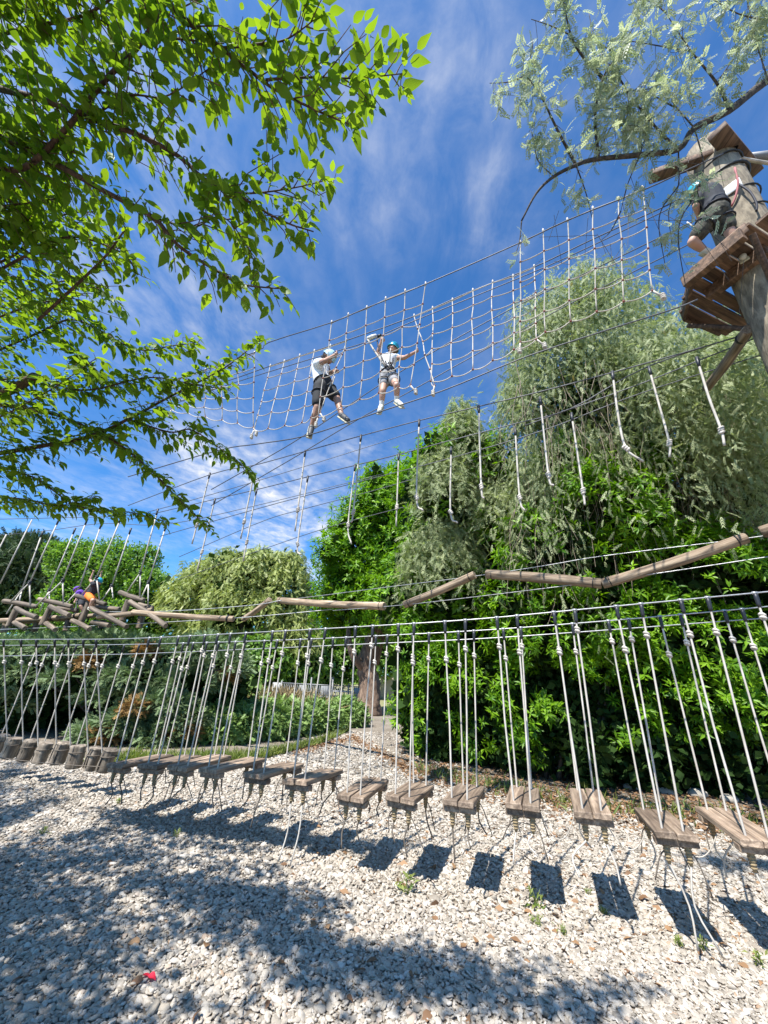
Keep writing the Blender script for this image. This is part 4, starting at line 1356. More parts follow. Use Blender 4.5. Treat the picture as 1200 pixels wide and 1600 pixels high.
    for li, (pth, r0, r1, up) in enumerate(limbs):
        out_of_view = not up
        lower = li >= n_upper
        rr = np.linspace(r0, r1, len(pth))
        wood.append(tube(pth, rr, 7))
        seg = np.linalg.norm(np.diff(pth, axis=0), axis=1)
        cum = np.concatenate([[0], np.cumsum(seg)])
        total = cum[-1]
        s = 0.05 if not out_of_view else total * .35
        step = .031 if not out_of_view else .075
        side = 1
        while s < total:
            i = min(np.searchsorted(cum, s) - 1, len(pth) - 2); i = max(i, 0)
            p = pth[i] + (pth[i + 1] - pth[i]) * ((s - cum[i]) / max(seg[i], 1e-6))
            tdir = unit(pth[i + 1] - pth[i])
            sidev = unit(np.cross(tdir, [0, 0, 1.0]) + 1e-6)
            frac = s / total
            L = g.uniform(.08, .36) * (1.15 - .8 * frac) * (1.6 if out_of_view else 1)
            dv = unit(tdir * g.uniform(.4, 1.0) + sidev * side * g.uniform(.3, 1.0) + np.array([0, 0, g.uniform(-.45, .45)]))
            end = p + dv * L + np.array([0, 0, -.12 * L])
            tp = np.array([p, p * .5 + end * .5 + g.normal(size=3) * .015, end])
            tw.append(tube(tp, np.linspace(.0035, .0015, len(tp)), 3, False))
            nl = max(3, int(L / (.034 if not out_of_view else .026)))
            for j in range(nl + 1):
                f = (j + .4) / (nl + .4)
                q = p + (end - p) * min(f, 1)
                sd = 1 if j % 2 else -1
                sv = unit(np.cross(dv, [0, 0, 1.0]) + 1e-6)
                a = unit(dv * g.uniform(.2, .9) + sv * sd * g.uniform(.4, 1.0) + np.array([0, 0, g.uniform(-1.0, .25)]))
                if j == nl:
                    a = unit(dv + np.array([0, 0, -.2]))
                nn = unit(np.array([0, 0, 1.0]) + g.normal(size=3) * .45)
                LP.append(q + g.normal(size=3) * .012); LA.append(a); LN.append(nn)
                LS.append((1.22 if lower else 1.0) * (.045 + .065 * g.random() ** 1.3) * (1 if j else .7) * (.8 if f > .9 else 1))
                LR.append(np.clip(.35 + .5 * frac + g.normal() * .25, 0, 1))
            side = -side
            s += step * g.uniform(.6, 1.4)
    part('branches', join(wood), M['bark_red'], o, kind='stuff')
    part('twigs', join(tw), M['bark_red'], o, kind='stuff')
    LP, LA, LN, LS, LR = map(np.array, (LP, LA, LN, LS, LR))
    # keep a clear margin right around the lens
    ok = np.linalg.norm(LP - CAM, axis=1) > 1.25
    LP, LA, LN, LS, LR = LP[ok], LA[ok], LN[ok], LS[ok], LR[ok]
    x, y, z = pix(LP)
    inside = (z > .3) & (x > 8) & (x < 1192) & (y > 8) & (y < 1592)
    size = np.where(inside, LS / np.maximum(z, .1), 0)
    order = np.argsort(-size)
    big = order[:300]
    mask = np.ones(len(LP), bool); mask[big] = False
    tm = t_leaf()
    seen = mask & inside
    part('foliage', scatter(tm, LP[seen], LA[seen], LN[seen], LS[seen], LR[seen]), M['mul'], o, kind='stuff')
    rest = mask & ~inside
    part('foliage', scatter(t_lance(.25), LP[rest], LA[rest], LN[rest], LS[rest], LR[rest]), M['mul'], o, kind='stuff')
    V, F, R = scatter(tm, LP[big], LA[big], LN[big], LS[big], LR[big])
    nv = len(tm[0])
    for i in range(len(big)):
        part('leaf', (V[i * nv:(i + 1) * nv], tm[1], R[i * nv:(i + 1) * nv]), M['mul'], o)
    print('mulberry leaves', len(LP))


build_mulberry()


# ------------------------------------------------------------------ the pepper branch overhead on the right
def build_branch_tree():
    g = np.random.default_rng(29)
    tb = np.array([6.4, 1.6, 0.0])
    o = thing('overhanging_pepper_tree', 'pepper tree whose thin silvery branch reaches in at the top right', 'tree', tb)
    T = 3.3
    main = smooth_path(limb_path([(1330, 40, 3.5), (1200, 125, 3.4), (1140, 172, T), (1085, 200, T), (1060, 233, T), (1000, 242, T), (930, 249, T), (900, 258, 3.25), (865, 276, 3.25), (838, 302, 3.2), (815, 345, 3.2)]), 40)
    part('trunk', trunk_mesh([tb, tb + [.1, 0, 2], tb + [-.2, .1, 4.5], main[0]], [.3, .22, .16, .05], 10, 3), M['bark_grey'], o)
    part('branch', tube(main, np.linspace(.034, .007, len(main)), 8), M['bark_grey'], o)
    subs = [[(900, 258), (872, 205), (845, 150), (822, 118)], [(822, 118), (795, 128), (765, 130)], [(822, 118), (830, 85), (833, 60)], [(935, 245), (930, 180), (942, 122), (965, 85), (1000, 25)], [(942, 122), (912, 90), (892, 55), (880, 0), (870, -40)],
            [(1085, 200), (1055, 165), (1050, 150), (1060, 140)], [(1055, 168), (1010, 145), (970, 140)], [(1060, 233), (1030, 205), (985, 150), (960, 110)], [(1140, 172), (1120, 130), (1080, 80), (1040, 20)], [(1120, 130), (1160, 70), (1190, 20)],
            [(1000, 242), (1010, 200), (1000, 160)], [(930, 249), (960, 190), (990, 160), (1030, 100)], [(1060, 233), (1060, 290), (1045, 330), (1050, 380)], [(1000, 242), (980, 290), (970, 330)], [(900, 258), (915, 300), (925, 340)], [(1085, 200), (1100, 260), (1090, 300), (1110, 350)],
            [(865, 276), (840, 250), (835, 220), (830, 205)], [(815, 345), (812, 375), (805, 400)], [(1190, 30), (1150, 20), (1100, -10)], [(965, 85), (930, 60), (920, 20)], [(1080, 80), (1020, 70), (960, 60)], [(1000, 160), (960, 170), (900, 160)], [(892, 55), (860, 40), (830, 30)], [(985, 150), (950, 100), (910, 110)],
            [(1200, 125), (1180, 60), (1170, 10), (1160, -40)], [(1040, 20), (1010, -10), (990, -50)], [(1060, 290), (1030, 340), (1040, 420)], [(1090, 300), (1060, 360), (1075, 470)], [(970, 330), (955, 360), (940, 375)]]
    paths = []
    for k, s in enumerate(subs):
        dz = g.uniform(-.12, .2)
        pth = smooth_path(np.array([at_depth(x, y, T + dz * min(1, i * .7)) for i, (x, y) in enumerate(s)]), 16)
        r = .013 if k in (0, 3, 4, 7, 8) else .006
        part('side_branch', tube(pth, np.linspace(r, .0025, len(pth)), 6), M['bark_grey'], o)
        paths.append(pth)
    fr = t_frond(5, .42, .075, .3, .6, True)
    P, A, N, S = [], [], [], []
    tw = []
    weights = [(pth, .05 if k < 26 else .09) for k, pth in enumerate(paths)]
    for pth, st in weights:
        L = np.sum(np.linalg.norm(np.diff(pth, axis=0), axis=1))
        for s in np.arange(.1, 1.0, st / L):
            if g.random() < .18:
                continue
            i = s * (len(pth) - 1); a = int(i)
            p = pth[a] + (pth[min(a + 1, len(pth) - 1)] - pth[a]) * (i - a)
            if (pix(p)[1] > 300 and g.random() < .5) or (pix(p)[0] > 1055 and pix(p)[1] > 215 and g.random() < .55):
                continue
            # a hanging twig that carries a few compound leaves
            l = g.uniform(.06, .34)
            e = p + np.array([g.normal(0, .09), g.normal(0, .09), -l])
            tp = smooth_path([p, p * .6 + e * .4 + g.normal(size=3) * [.05, .05, .0], e], 6)
            tw.append(tube(tp, np.linspace(.0025, .001, len(tp)), 3, False))
            for c in tp[2:]:
                for _ in range(2):
                    P.append(c); A.append(g.normal(size=3) * [.7, .7, .3] + [0, 0, -.45]); N.append(g.normal(size=3) + [0, 0, .5]); S.append(g.uniform(.05, .095))
    for c in tw and [tube(smooth_path(np.array([at_depth(g.uniform(840, 1180), yy := g.uniform(230, 420), T + g.uniform(-.2, .3))] * 1 + [at_depth(0, 0, 1)])[:1].repeat(2, 0) + np.array([[0, 0, 0], [g.normal(0, .15), g.normal(0, .1), -g.uniform(.2, .6)]]), 6), .002, 3, False) for _ in range(26)]:
        tw.append(c)
    part('twigs', join(tw), M['bark_grey'], o, kind='stuff')
    part('foliage', scatter(fr, np.array(P), np.array(A), np.array(N), np.array(S)), M['pepb'], o, kind='stuff')
    print('pepper fronds', len(P))


build_branch_tree()
# ================================================================== THE ROPES COURSE
def rope(P, r=.011, k=6):
    return tube(P, r, k)


def knot_vf(c, r=.024, ax=(0, 0, 1.0), turns=2):
    """a round stopper knot: bulges stacked along the rope"""
    ax = unit(ax)
    out = []
    x = unit(np.cross(ax, [1, .3, .2])); y = np.cross(ax, x)
    for j in range(turns):
        a = np.linspace(0, 2 * pi, 9)
        h = (j - (turns - 1) / 2) * r * 1.0
        cc = np.asarray(c) + ax * h
        ring = cc + (np.cos(a)[:, None] * x + np.sin(a)[:, None] * y) * r * .55 + ax * (np.sin(a * 1.0) * r * .35)[:, None]
        out.append(tube(ring, r * .55, 6))
    out.append(ico(c, r * .75, 1, (1, 1, 1.2)))
    return join(out)


def cable(pts, r, label, mat='steel', group='steel cables of the course', name='steel_cable', n=40):
    P = smooth_path(np.array(pts), n)
    # a laid strand: two wires wound round each other read as one rope from afar
    return solo(name, tube(P, r, 6), M[mat], label, 'cable', group)


# ---- swing steps on the near course
CEN, FRO, REA, TRD = plane(20, 4.06), plane(20, 3.78), plane(20, 4.34), plane(20, 4.75)
LINE = np.array([cos(radians(20)), -sin(radians(20)), 0.0])   # along the course, towards the right
NRM = CEN[0]
CABLE_F = [(-40, 1000), (60, 999), (200, 998), (420, 987), (600, 977), (750, 967), (900, 953), (1100, 934), (1260, 918), (1560, 880)]
CABLE_R = [(-40, 1009), (60, 1008), (200, 1007), (420, 1001), (600, 993), (750, 985), (900, 974), (1100, 957), (1260, 941), (1560, 903)]
CABLE_T = [(-40, 1026), (60, 1024), (200, 1022), (420, 1013), (600, 1005), (750, 998), (900, 988), (1100, 973), (1260, 960), (1560, 926)]
pf = [on_plane(x, y, FRO) for x, y in CABLE_F]
pr_ = [on_plane(x, y, REA) for x, y in CABLE_R]
pt_ = [on_plane(x, y, TRD) for x, y in CABLE_T]
cable(pf, .0058, 'front steel cable carrying the near ropes of the swing steps')
cable(pr_, .0058, 'rear steel cable carrying the far ropes of the swing steps')
cable(pt_, .0058, 'lowest of the three steel cables above the swing steps')
PF, PR = smooth_path(np.array(pf), 200), smooth_path(np.array(pr_), 200)


def cable_at(P, along):
    """point of a cable above a place along the course"""
    s = P @ LINE
    i = np.argsort(s)
    return np.array([np.interp(along, s[i], P[i, k]) for k in range(3)])


BW, BL, BT = .122, .71, .042   # plank width, length, thickness


def plank_mesh(seed):
    g = np.random.default_rng(seed)
    V, F, R = box(np.zeros(3), (1, 0, 0), (0, 1, 0), (0, 0, 1), BW / 2, BL / 2, BT / 2, .006)
    V = V + g.normal(size=V.shape) * .0016
    me = mesh_from('plank', V, F, R, False, M['plank'])
    return me


PLANKS = [plank_mesh(k) for k in range(4)]
BAR = mesh_from('crossbar', *box(np.zeros(3), (1, 0, 0), (0, 1, 0), (0, 0, 1), .128, .038, .021, .004)[:2], None, False, M['plank'])
_b = [tube(np.array([[0, 0, 0], [0, 0, -.03], [0, 0, -.07], [0, 0, -.105]]), [.020, .019, .015, .010], 8)]
for j in range(5):
    a = np.linspace(0, 2 * pi, 9)
    rr = .021 - .0017 * j
    _b.append(tube(np.stack([np.cos(a) * rr, np.sin(a) * rr, -.012 - .019 * j + a * .0012], 1), .0055, 5))
BIND = mesh_from('binding', *join(_b)[:2], None, True, M['binding'])


def put(name, me, parent, loc, rot=None, label=None):
    o = bpy.data.objects.new(name, me)
    COL.objects.link(o)
    o.parent = parent
    o.location = tuple(float(c) for c in loc)
    if rot is not None:
        o.rotation_euler = rot
    if label:
        o['label'] = label
    return o


BOARDS = [(1287, 1305), (1150, 1290), (1035, 1285), (920, 1254), (818, 1246), (727, 1242), (643, 1238), (570, 1232), (492, 1213), (430, 1203), (365, 1195), (315, 1191), (268, 1190), (222, 1189)]
BLAB = ['swing step just outside the right edge, of which only the tops of its ropes show', 'plank swing step at the right edge, cut off by the picture border', 'plank swing step with two long tails almost touching the ground, second from the right', 'plank swing step that shows its whole top, third from the right', 'small looking plank swing step head on in front of the hedge, fourth from the right',
        'plank swing step in front of the dark hedge foot, fifth from the right', 'plank swing step just right of the path, sixth from the right', 'plank swing step hanging over the path, seventh from the right', 'darker plank swing step with long front tails left of the path, eighth from the right',
        'plank swing step seen edge on, first one left of the dark long tailed step', 'plank swing step seen edge on, fourth from the hanging stumps', 'plank swing step overlapping its neighbours, third from the hanging stumps', 'plank swing step overlapping its neighbours, second from the hanging stumps', 'last plank swing step beside the hanging stumps']
STEPZ = []


def swing_steps():
    g = np.random.default_rng(77)
    up = np.array([0, 0, 1.0])
    for i, (x, y) in enumerate(BOARDS):
        c = on_plane(x, y, CEN)
        yaw = radians(-20 + 2.5 * g.normal() - (5 if i == 3 else 0))
        tilt = radians(g.normal(0, 1.2) - 1.0)
        roll = radians(g.normal(0, 1.4) - 1.5)
        R = Matrix.Rotation(yaw, 3, 'Z') @ Matrix.Rotation(tilt, 3, 'X') @ Matrix.Rotation(roll, 3, 'Y')
        eul = R.to_euler()
        Rn = np.array(R)
        w = lambda a, b, cc: c + Rn @ np.array([a, b, cc])
        o = thing('swing_step', BLAB[i], 'swing step', c, 'plank swing steps of the near course')
        for s in (-1, 1):
            me = PLANKS[(2 * i + (s > 0)) % 4]
            put('plank', me, o, Rn @ np.array([s * (BW / 2 + .003), g.normal(0, .006), g.normal(0, .0015)]), eul)
            put('crossbar', BAR, o, Rn @ np.array([0, s * .28, -BT / 2 - .0225]), eul)
        for s in (-1, 1):          # near and far end
            P = PF if s < 0 else PR
            for e in (-1, 1):
                top0 = w(e * .062, s * .28, BT / 2)
                low = w(e * .062, s * .28, -BT / 2 - .044)
                along = low @ LINE
                cp = cable_at(P, along + e * .025 + g.normal(0, .012))
                # rope from the cable through the plank
                kn = cp + (top0 - cp) * ((.27 + g.normal(0, .05)) / np.linalg.norm(top0 - cp))
                path = np.array([cp - up * .008, cp * .98 + top0 * .02, kn, kn * .5 + top0 * .5 + g.normal(size=3) * .004, top0, low])
                rp = part('rope', rope(path, .0078, 6), M['rope'], o)
                part('knot', knot_vf(kn, .0225), M['rope'], rp)
                d = unit(kn - cp)
                part('sleeve', tube([cp - up * .002, cp + d * .035, cp + d * .085, cp + d * .11], [.014, .016, .0145, .011], 8), M['sleeve'], rp)
                part('clamp', tube([cp - LINE * .018, cp + LINE * .018], .012, 8), M['steel'], rp)
                bd = put('binding', BIND, rp, low - c)
                # loose tail
                L = g.uniform(.10, .26)
                if i in (2, 8) and s < 0:
                    L = .42
                if c[2] < .58:
                    L = min(L, .2)
                e1 = low + up * -.10
                dv = np.array([g.normal(0, .35), g.normal(0, .25) - .1, -1.0])
                if L > .4:
                    dv = np.array([.12 if i == 2 else -.1, -.1, -1])
                q = e1 + unit(dv) * L
                mid = e1 * .5 + q * .5 + LINE * g.normal(0, .03)
                q[2] = max(q[2], .03)
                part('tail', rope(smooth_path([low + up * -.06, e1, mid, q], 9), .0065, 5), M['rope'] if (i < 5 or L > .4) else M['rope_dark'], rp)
            # slack rope bow under each end
            if g.random() < .8:
                a, b = w(-.062, s * .28, -.12), w(.062, s * .28, -.12)
                a2, b2 = a - LINE * g.uniform(.03, .12) - up * g.uniform(.1, .2), b + LINE * g.uniform(.05, .16) - up * g.uniform(.12, .22)
                a2[2] = max(a2[2], .04); b2[2] = max(b2[2], .04)
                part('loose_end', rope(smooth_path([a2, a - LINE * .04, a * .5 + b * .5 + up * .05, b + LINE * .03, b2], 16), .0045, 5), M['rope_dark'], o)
        STEPZ.append(c)
    # thin slack ropes strung from step to step
    labs = ['slack white rope drooping between the two rightmost swing steps', 'slack white rope drooping between the second and third swing steps from the right', 'slack white rope drooping between the third and fourth swing steps from the right', 'slack thin rope drooping from the swing step over the path']
    for k, (i, j) in enumerate(((1, 2), (2, 3), (3, 4), (7, 8))):
        a, b = STEPZ[j] + NRM * .28 + LINE * .1 + [0, 0, -.09], STEPZ[i] + NRM * .1 - LINE * .1 + [0, 0, -.09]
        P = sag_path(a, b, .16 + .03 * k, 14)
        solo('slack_rope', rope(P, .0042, 5), M['rope'], labs[k], 'rope', 'slack ropes under the swing steps')


swing_steps()

# ---- hanging stumps on the left of the near course
STUMPS = [((5, 1148), (-4, 1178)), ((25, 1153), (15, 1184)), ((50, 1156), (38, 1189)), ((73, 1160), (62, 1192)), ((102, 1160), (92, 1194)), ((124, 1164), (113, 1200)), ((152, 1168), (143, 1203)), ((174, 1170), (164, 1206))]
SLAB = ['hanging stump cut off by the left edge of the picture', 'hanging stump second from the left edge', 'hanging stump with a dark crack down its front, third from the left', 'hanging stump fourth from the left edge', 'hanging stump in the middle of the row, fifth from the left', 'hanging stump standing lowest before the notched pair', 'notched hanging stump, second from the plank steps', 'hanging stump next to the last plank step']


def stumps():
    g = np.random.default_rng(5)
    up = np.array([0, 0, 1.0])
    PL = plane(20, 4.30)
    for i, ((x0, y0), (x1, y1)) in enumerate(STUMPS):
        top = on_plane(x0, y0, PL)
        low = on_plane(x1, y1, PL)
        h = max(top[2] - low[2], .2)
        low = np.array([top[0] + LINE[0] * -.03 + g.normal(0, .01), top[1] + .01, top[2] - h])
        o = thing('hanging_stump', SLAB[i], 'stump', low, 'hanging stumps of the near course')
        local_log('stump', low, top, .086 + g.uniform(-.006, .006), M['stump'], o, 40 + i, None, 16, .09)
        # crack down the front
        for k in range(1 if i % 2 else 2):
            a = -NRM * .080 + LINE * g.uniform(-.05, .05)
            part('crack', tube([low + a + up * .03, low + a + LINE * .01 + up * h * .5, top + a * .99 - up * .004], [.004, .007, .005], 5), M['dark_metal'], o)
        for s, P, lean in ((-1, PF, -.06), (1, PR, .02)):
            f = top + LINE * (-.088) + up * -.07 + NRM * .03 * s
            cp = cable_at(P, (f @ LINE) + lean + g.normal(0, .03))
            cp2 = cp
            kn = cp2 + (f - cp2) * .22
            rp = part('rope', rope([cp2, kn, kn * .5 + f * .5 + g.normal(size=3) * .004, f, f - up * .08], .0078, 6), M['rope'], o)
            part('knot', knot_vf(kn, .024), M['rope'], rp)
            d = unit(kn - cp2)
            part('sleeve', tube([cp2, cp2 + d * .035, cp2 + d * .11], [.013, .016, .011], 8), M['sleeve'], rp)
        part('strap', tube(np.stack([top[0] + .091 * np.cos(np.linspace(0, 2 * pi, 17)), top[1] + .091 * np.sin(np.linspace(0, 2 * pi, 17)), np.full(17, top[2] - .08)], 1), .007, 5), M['rope_dark'], o)
    # thin cable that ties the stumps together low down
    a = on_plane(-40, 1172, PL); b = on_plane(176, 1195, PL)
    solo('tie_rope', rope(sag_path(a - NRM * .13, b - NRM * .13, .03, 20), .005, 5), M['rope_dark'], 'thin rope tying the hanging stumps together low down', 'rope')


stumps()

# ---- bent log beams
ZIG = plane_pts(4.3, 4.3, -1.3, 8.3)
BEAMS = [((380, 968), (422, 937), 'short log beam tilted up left of the long level one'), ((435, 938), (601, 947), 'long nearly level log beam above the path'), ((632, 945), (742, 898), 'log beam sloping up in front of the hedge, middle of the zigzag'), ((760, 897), (940, 912), 'level log beam right of the sloping one, meeting the long sloping beam'), ((941, 912), (1167, 840), 'long log beam sloping up towards the right edge')]


def beams():
    for k, (a, b, lab) in enumerate(BEAMS):
        p, q = on_plane(*a, ZIG), on_plane(*b, ZIG)
        o = thing('log_beam', lab, 'log', p, 'log beams of the zigzag course')
        local_log('log', p, q, .068 + .004 * (k % 2), M['log'], o, 60 + k, None, 14, .05)
        for c, s in ((p, 1), (q, -1)):
            d = unit(q - p) * s * .1
            a_ = np.linspace(0, 2 * pi, 13)
            xx = unit(np.cross(d, [0, 0, 1.])); yy = np.cross(unit(d), xx)
            part('strap', tube((c + d) + .074 * (np.cos(a_)[:, None] * xx + np.sin(a_)[:, None] * yy), .007, 5), M['dark_metal'], o)
    up_c = [(190, 960), (300, 957), (430, 939), (490, 932), (600, 918), (743, 900), (850, 884), (940, 869), (1160, 842), (1260, 826)]
    lo_c = [(190, 988), (330, 971), (400, 963), (520, 954), (632, 945), (780, 928), (940, 908), (1060, 891), (1200, 870), (1260, 862)]
    def pl(x):
        return ZIG
    cable([on_plane(x, y, ZIG, .02) for x, y in up_c[2:]], .006, 'upper steel cable of the zigzag log beams')
    cable([on_plane(x, y, ZIG, -.03) for x, y in lo_c[3:]], .006, 'lower steel cable of the zigzag log beams')


beams()

# ---- trestle steps far left
FARP = plane_pts(-1.3, 8.3, -6.3, 9.1)
Z3 = lambda x, y: (x * .225, 860 + y * .225)


def trestles():
    g = np.random.default_rng(9)
    units = [
        ('wooden trestle step nearest the left edge of the picture', [((25, 350), (250, 392))], [((118, 400), (60, 530)), ((45, 505), (25, 570))], [((110, 400), (255, 465)), ((100, 500), (175, 540))], [(205, 225, (75, 352), (210, 386), 93, 810, 0), (150, 280, (135, 350), (45, 440), 67, 830, 1)]),
        ('wooden trestle step left of the climbing children', [((270, 340), (500, 390)), ((395, 400), (540, 418))], [((352, 392), (290, 520)), ((262, 490), (237, 565))], [((345, 390), (480, 450)), ((320, 505), (385, 552))], [(435, 210, (245, 390), (440, 372), 137, 810, 0), (340, 280, (275, 425), (345, 380), 118, 825, 1)]),
        ('wooden trestle step the climbing children lean on', [((525, 315), (735, 375)), ((630, 385), (830, 408))], [((622, 355), (562, 500)), ((475, 485), (455, 560))], [((630, 400), (880, 530)), ((500, 488), (622, 548))], [(670, 190, (570, 305), (690, 340), 190, 807, 0), (545, 275, (455, 375), (525, 420), 159, 817, 1)]),
        ('wooden trestle step at the right end of its row beside the first long log', [((830, 290), (1000, 347)), ((960, 375), (1060, 400))], [((892, 345), (847, 490)), ((985, 460), (965, 540)), ((715, 485), (700, 545))], [((900, 355), (1150, 525)), ((640, 500), (760, 520))], [(975, 155, (885, 285), (970, 320), 247, 795, 0), (1030, 225, (985, 322), (1028, 378), 260, 820, 1), (775, 250, (705, 350), (785, 330), 205, 825, 1)]),
    ]
    for k, (lab, planks, posts, braces, ropes) in enumerate(units):
        base = on_plane(*Z3(*planks[0][0]), FARP)
        o = thing('trestle_step', lab, 'trestle step', base, 'trestle steps of the far course')
        for j, (a, b) in enumerate(planks):
            p, q = on_plane(*Z3(*a), FARP, .1 + .3 * j), on_plane(*Z3(*b), FARP, .1 + .3 * j)
            local_log('plank', p, q, .055, M['old_log'], o, 80 + k + j, None, 10)
        for j, (a, b) in enumerate(posts):
            p, q = on_plane(*Z3(*a), FARP, .12 + .25 * j), on_plane(*Z3(*b), FARP, .12 + .25 * j)
            local_log('post', p, q, .068, M['old_log'], o, 90 + k + j, None, 10)
        for j, (a, b) in enumerate(braces):
            p, q = on_plane(*Z3(*a), FARP, -.06 + .2 * j), on_plane(*Z3(*b), FARP, -.5 + .2 * j)
            local_log('brace', p, q, .053, M['old_log'], o, 100 + k + j, None, 10)
        for (kx, ky, l1, l2, tx, ty, rear) in ropes:
            off = .45 * rear
            kp = on_plane(*Z3(kx, ky), FARP, off)
            tp = on_plane(tx, ty, FARP, off)
            rp = part('rope', rope([tp, tp * .5 + kp * .5, kp], .016, 6), M['rope'], o)
            part('sleeve', tube([tp, tp + unit(kp - tp) * .18], [.024, .02], 6), M['sleeve'], rp)
            part('knot', knot_vf(kp, .04), M['sleeve'], rp)
            for l in (l1, l2):
                part('leg_rope', rope([kp, on_plane(*Z3(*l), FARP, off * .6 + .05)], .015, 6), M['rope'], rp)
    # spare hanging ropes at the very edge
    for x0, y0, x1, y1, lab in ((50, 812, 0, 912, 'long rope at the left edge leading down to the trestle steps'), (10, 835, -18, 890, 'short rope hanging at the left edge above the trestle steps')):
        a, b = on_plane(x0, y0, FARP), on_plane(x1, y1, FARP)
        solo('hanging_rope', rope([a, b], .016), M['rope'], lab, 'rope')
    logs = [((-80, 492), (400, 466), .2, 'pale log at the far left under the trestle steps'), ((150, 497), (560, 450), .35, 'pale log passing under the second trestle step'), ((400, 480), (800, 428), .55, 'pale log under the trestle step with the children'), ((680, 462), (1060, 415), -.1, 'pale log crossing in front of the last trestle step'), ((920, 428), (1622, 476), -.3, 'long pale log right of the trestle steps with dark shade spots')]
    for k, (a, b, off, lab) in enumerate(logs):
        p, q = on_plane(*Z3(*a), FARP, off), on_plane(*Z3(*b), FARP, off)
        o = thing('log_beam', lab, 'log', p, 'log beams of the far course')
        local_log('log', p, q, .058, M['log'], o, 120 + k, None, 12, .05)
        part('strap', log_mesh(q - unit(q - p) * .14, q - unit(q - p) * .11, .076, 10, .0, 1), M['dark_metal'], o)
    cable([on_plane(x, y, FARP) for x, y in ((-40, 812), (93, 809), (190, 806), (250, 795), (400, 752), (600, 690), (700, 655))], .008, 'front overhead cable of the far trestle steps', 'steel_dark')
    cable([on_plane(x, y, FARP, .45) for x, y in ((-40, 840), (67, 830), (160, 818), (260, 819), (400, 790), (600, 740))], .008, 'rear overhead cable of the far trestle steps', 'steel_dark')
    cable([on_plane(x, y, FARP, .0) for x, y in ((-40, 985), (120, 979), (260, 972), (390, 964), (520, 952))], .008, 'foot cable of the far trestle steps')
    cable([on_plane(x, y, FARP, .2) for x, y in ((150, 956), (260, 955), (390, 946), (440, 938))], .008, 'cable along the top of the first long log')


trestles()

# ---- knotted ropes hanging from two high cables
HRF = (plane_pts(3.7, 3.5, -2.5, 6.6)[0], plane_pts(3.7, 3.5, -2.5, 6.6)[1])
HRR = (HRF[0], HRF[1] + .45)
HANG = [(0, [(328, 740), (300, 850)]), (1, [(336, 780), (308, 892)]), (0, [(397, 740), (376, 842)]), (1, [(401, 765), (380, 877)]), (0, [(477, 705), (461, 830)]), (1, [(481, 745), (465, 850), (470, 867)]), (0, [(564, 681), (552, 800), (548, 816)]), (1, [(555, 727), (544, 820), (549, 850)]), (0, [(655, 657), (651, 777), (661, 798)]), (1, [(623, 710), (619, 822)]), (0, [(748, 635), (752, 760), (756, 779)]), (1, [(705, 700), (704, 800), (715, 817)]), (1, [(805, 670), (812, 777), (820, 798)]), (0, [(844, 622), (857, 742), (865, 759)]), (1, [(893, 647), (911, 767), (914, 789)]), (0, [(957, 582), (966, 650), (978, 700), (1005, 721)]), (0, [(1089, 560), (1108, 622), (1127, 672), (1132, 696)]), (1, [(1014, 575), (1032, 640), (1046, 692), (1046, 714)])]
HLAB = ['knotted rope hanging against the sky, farthest left of all', 'knotted rope hanging against the sky, second from the left and lower', 'knotted rope hanging beside the mulberry tips, third from the left', 'knotted rope hanging just right of the mulberry tips, fourth from the left', 'longest knotted rope against the cloud below the man on the net', 'knotted rope with a bent end below the man on the net', 'knotted rope against the sky left of the green mass, the higher one', 'knotted rope touching the left edge of the glossy tree', 'knotted rope in front of the left part of the glossy tree, on the front cable', 'knotted rope in front of the left edge of the green mass', 'knotted rope against the top of the slender pepper tree', 'knotted rope in front of the slender pepper tree, on the rear cable', 'knotted rope at the left edge of the big pepper tree', 'knotted rope left of the dark hollow in the pepper tree', 'knotted rope in front of the dark hollow of the pepper tree', 'knotted rope with its end kicked out to the right', 'rightmost knotted rope in front of the pepper tree', 'knotted rope with a straight end, second from the right']


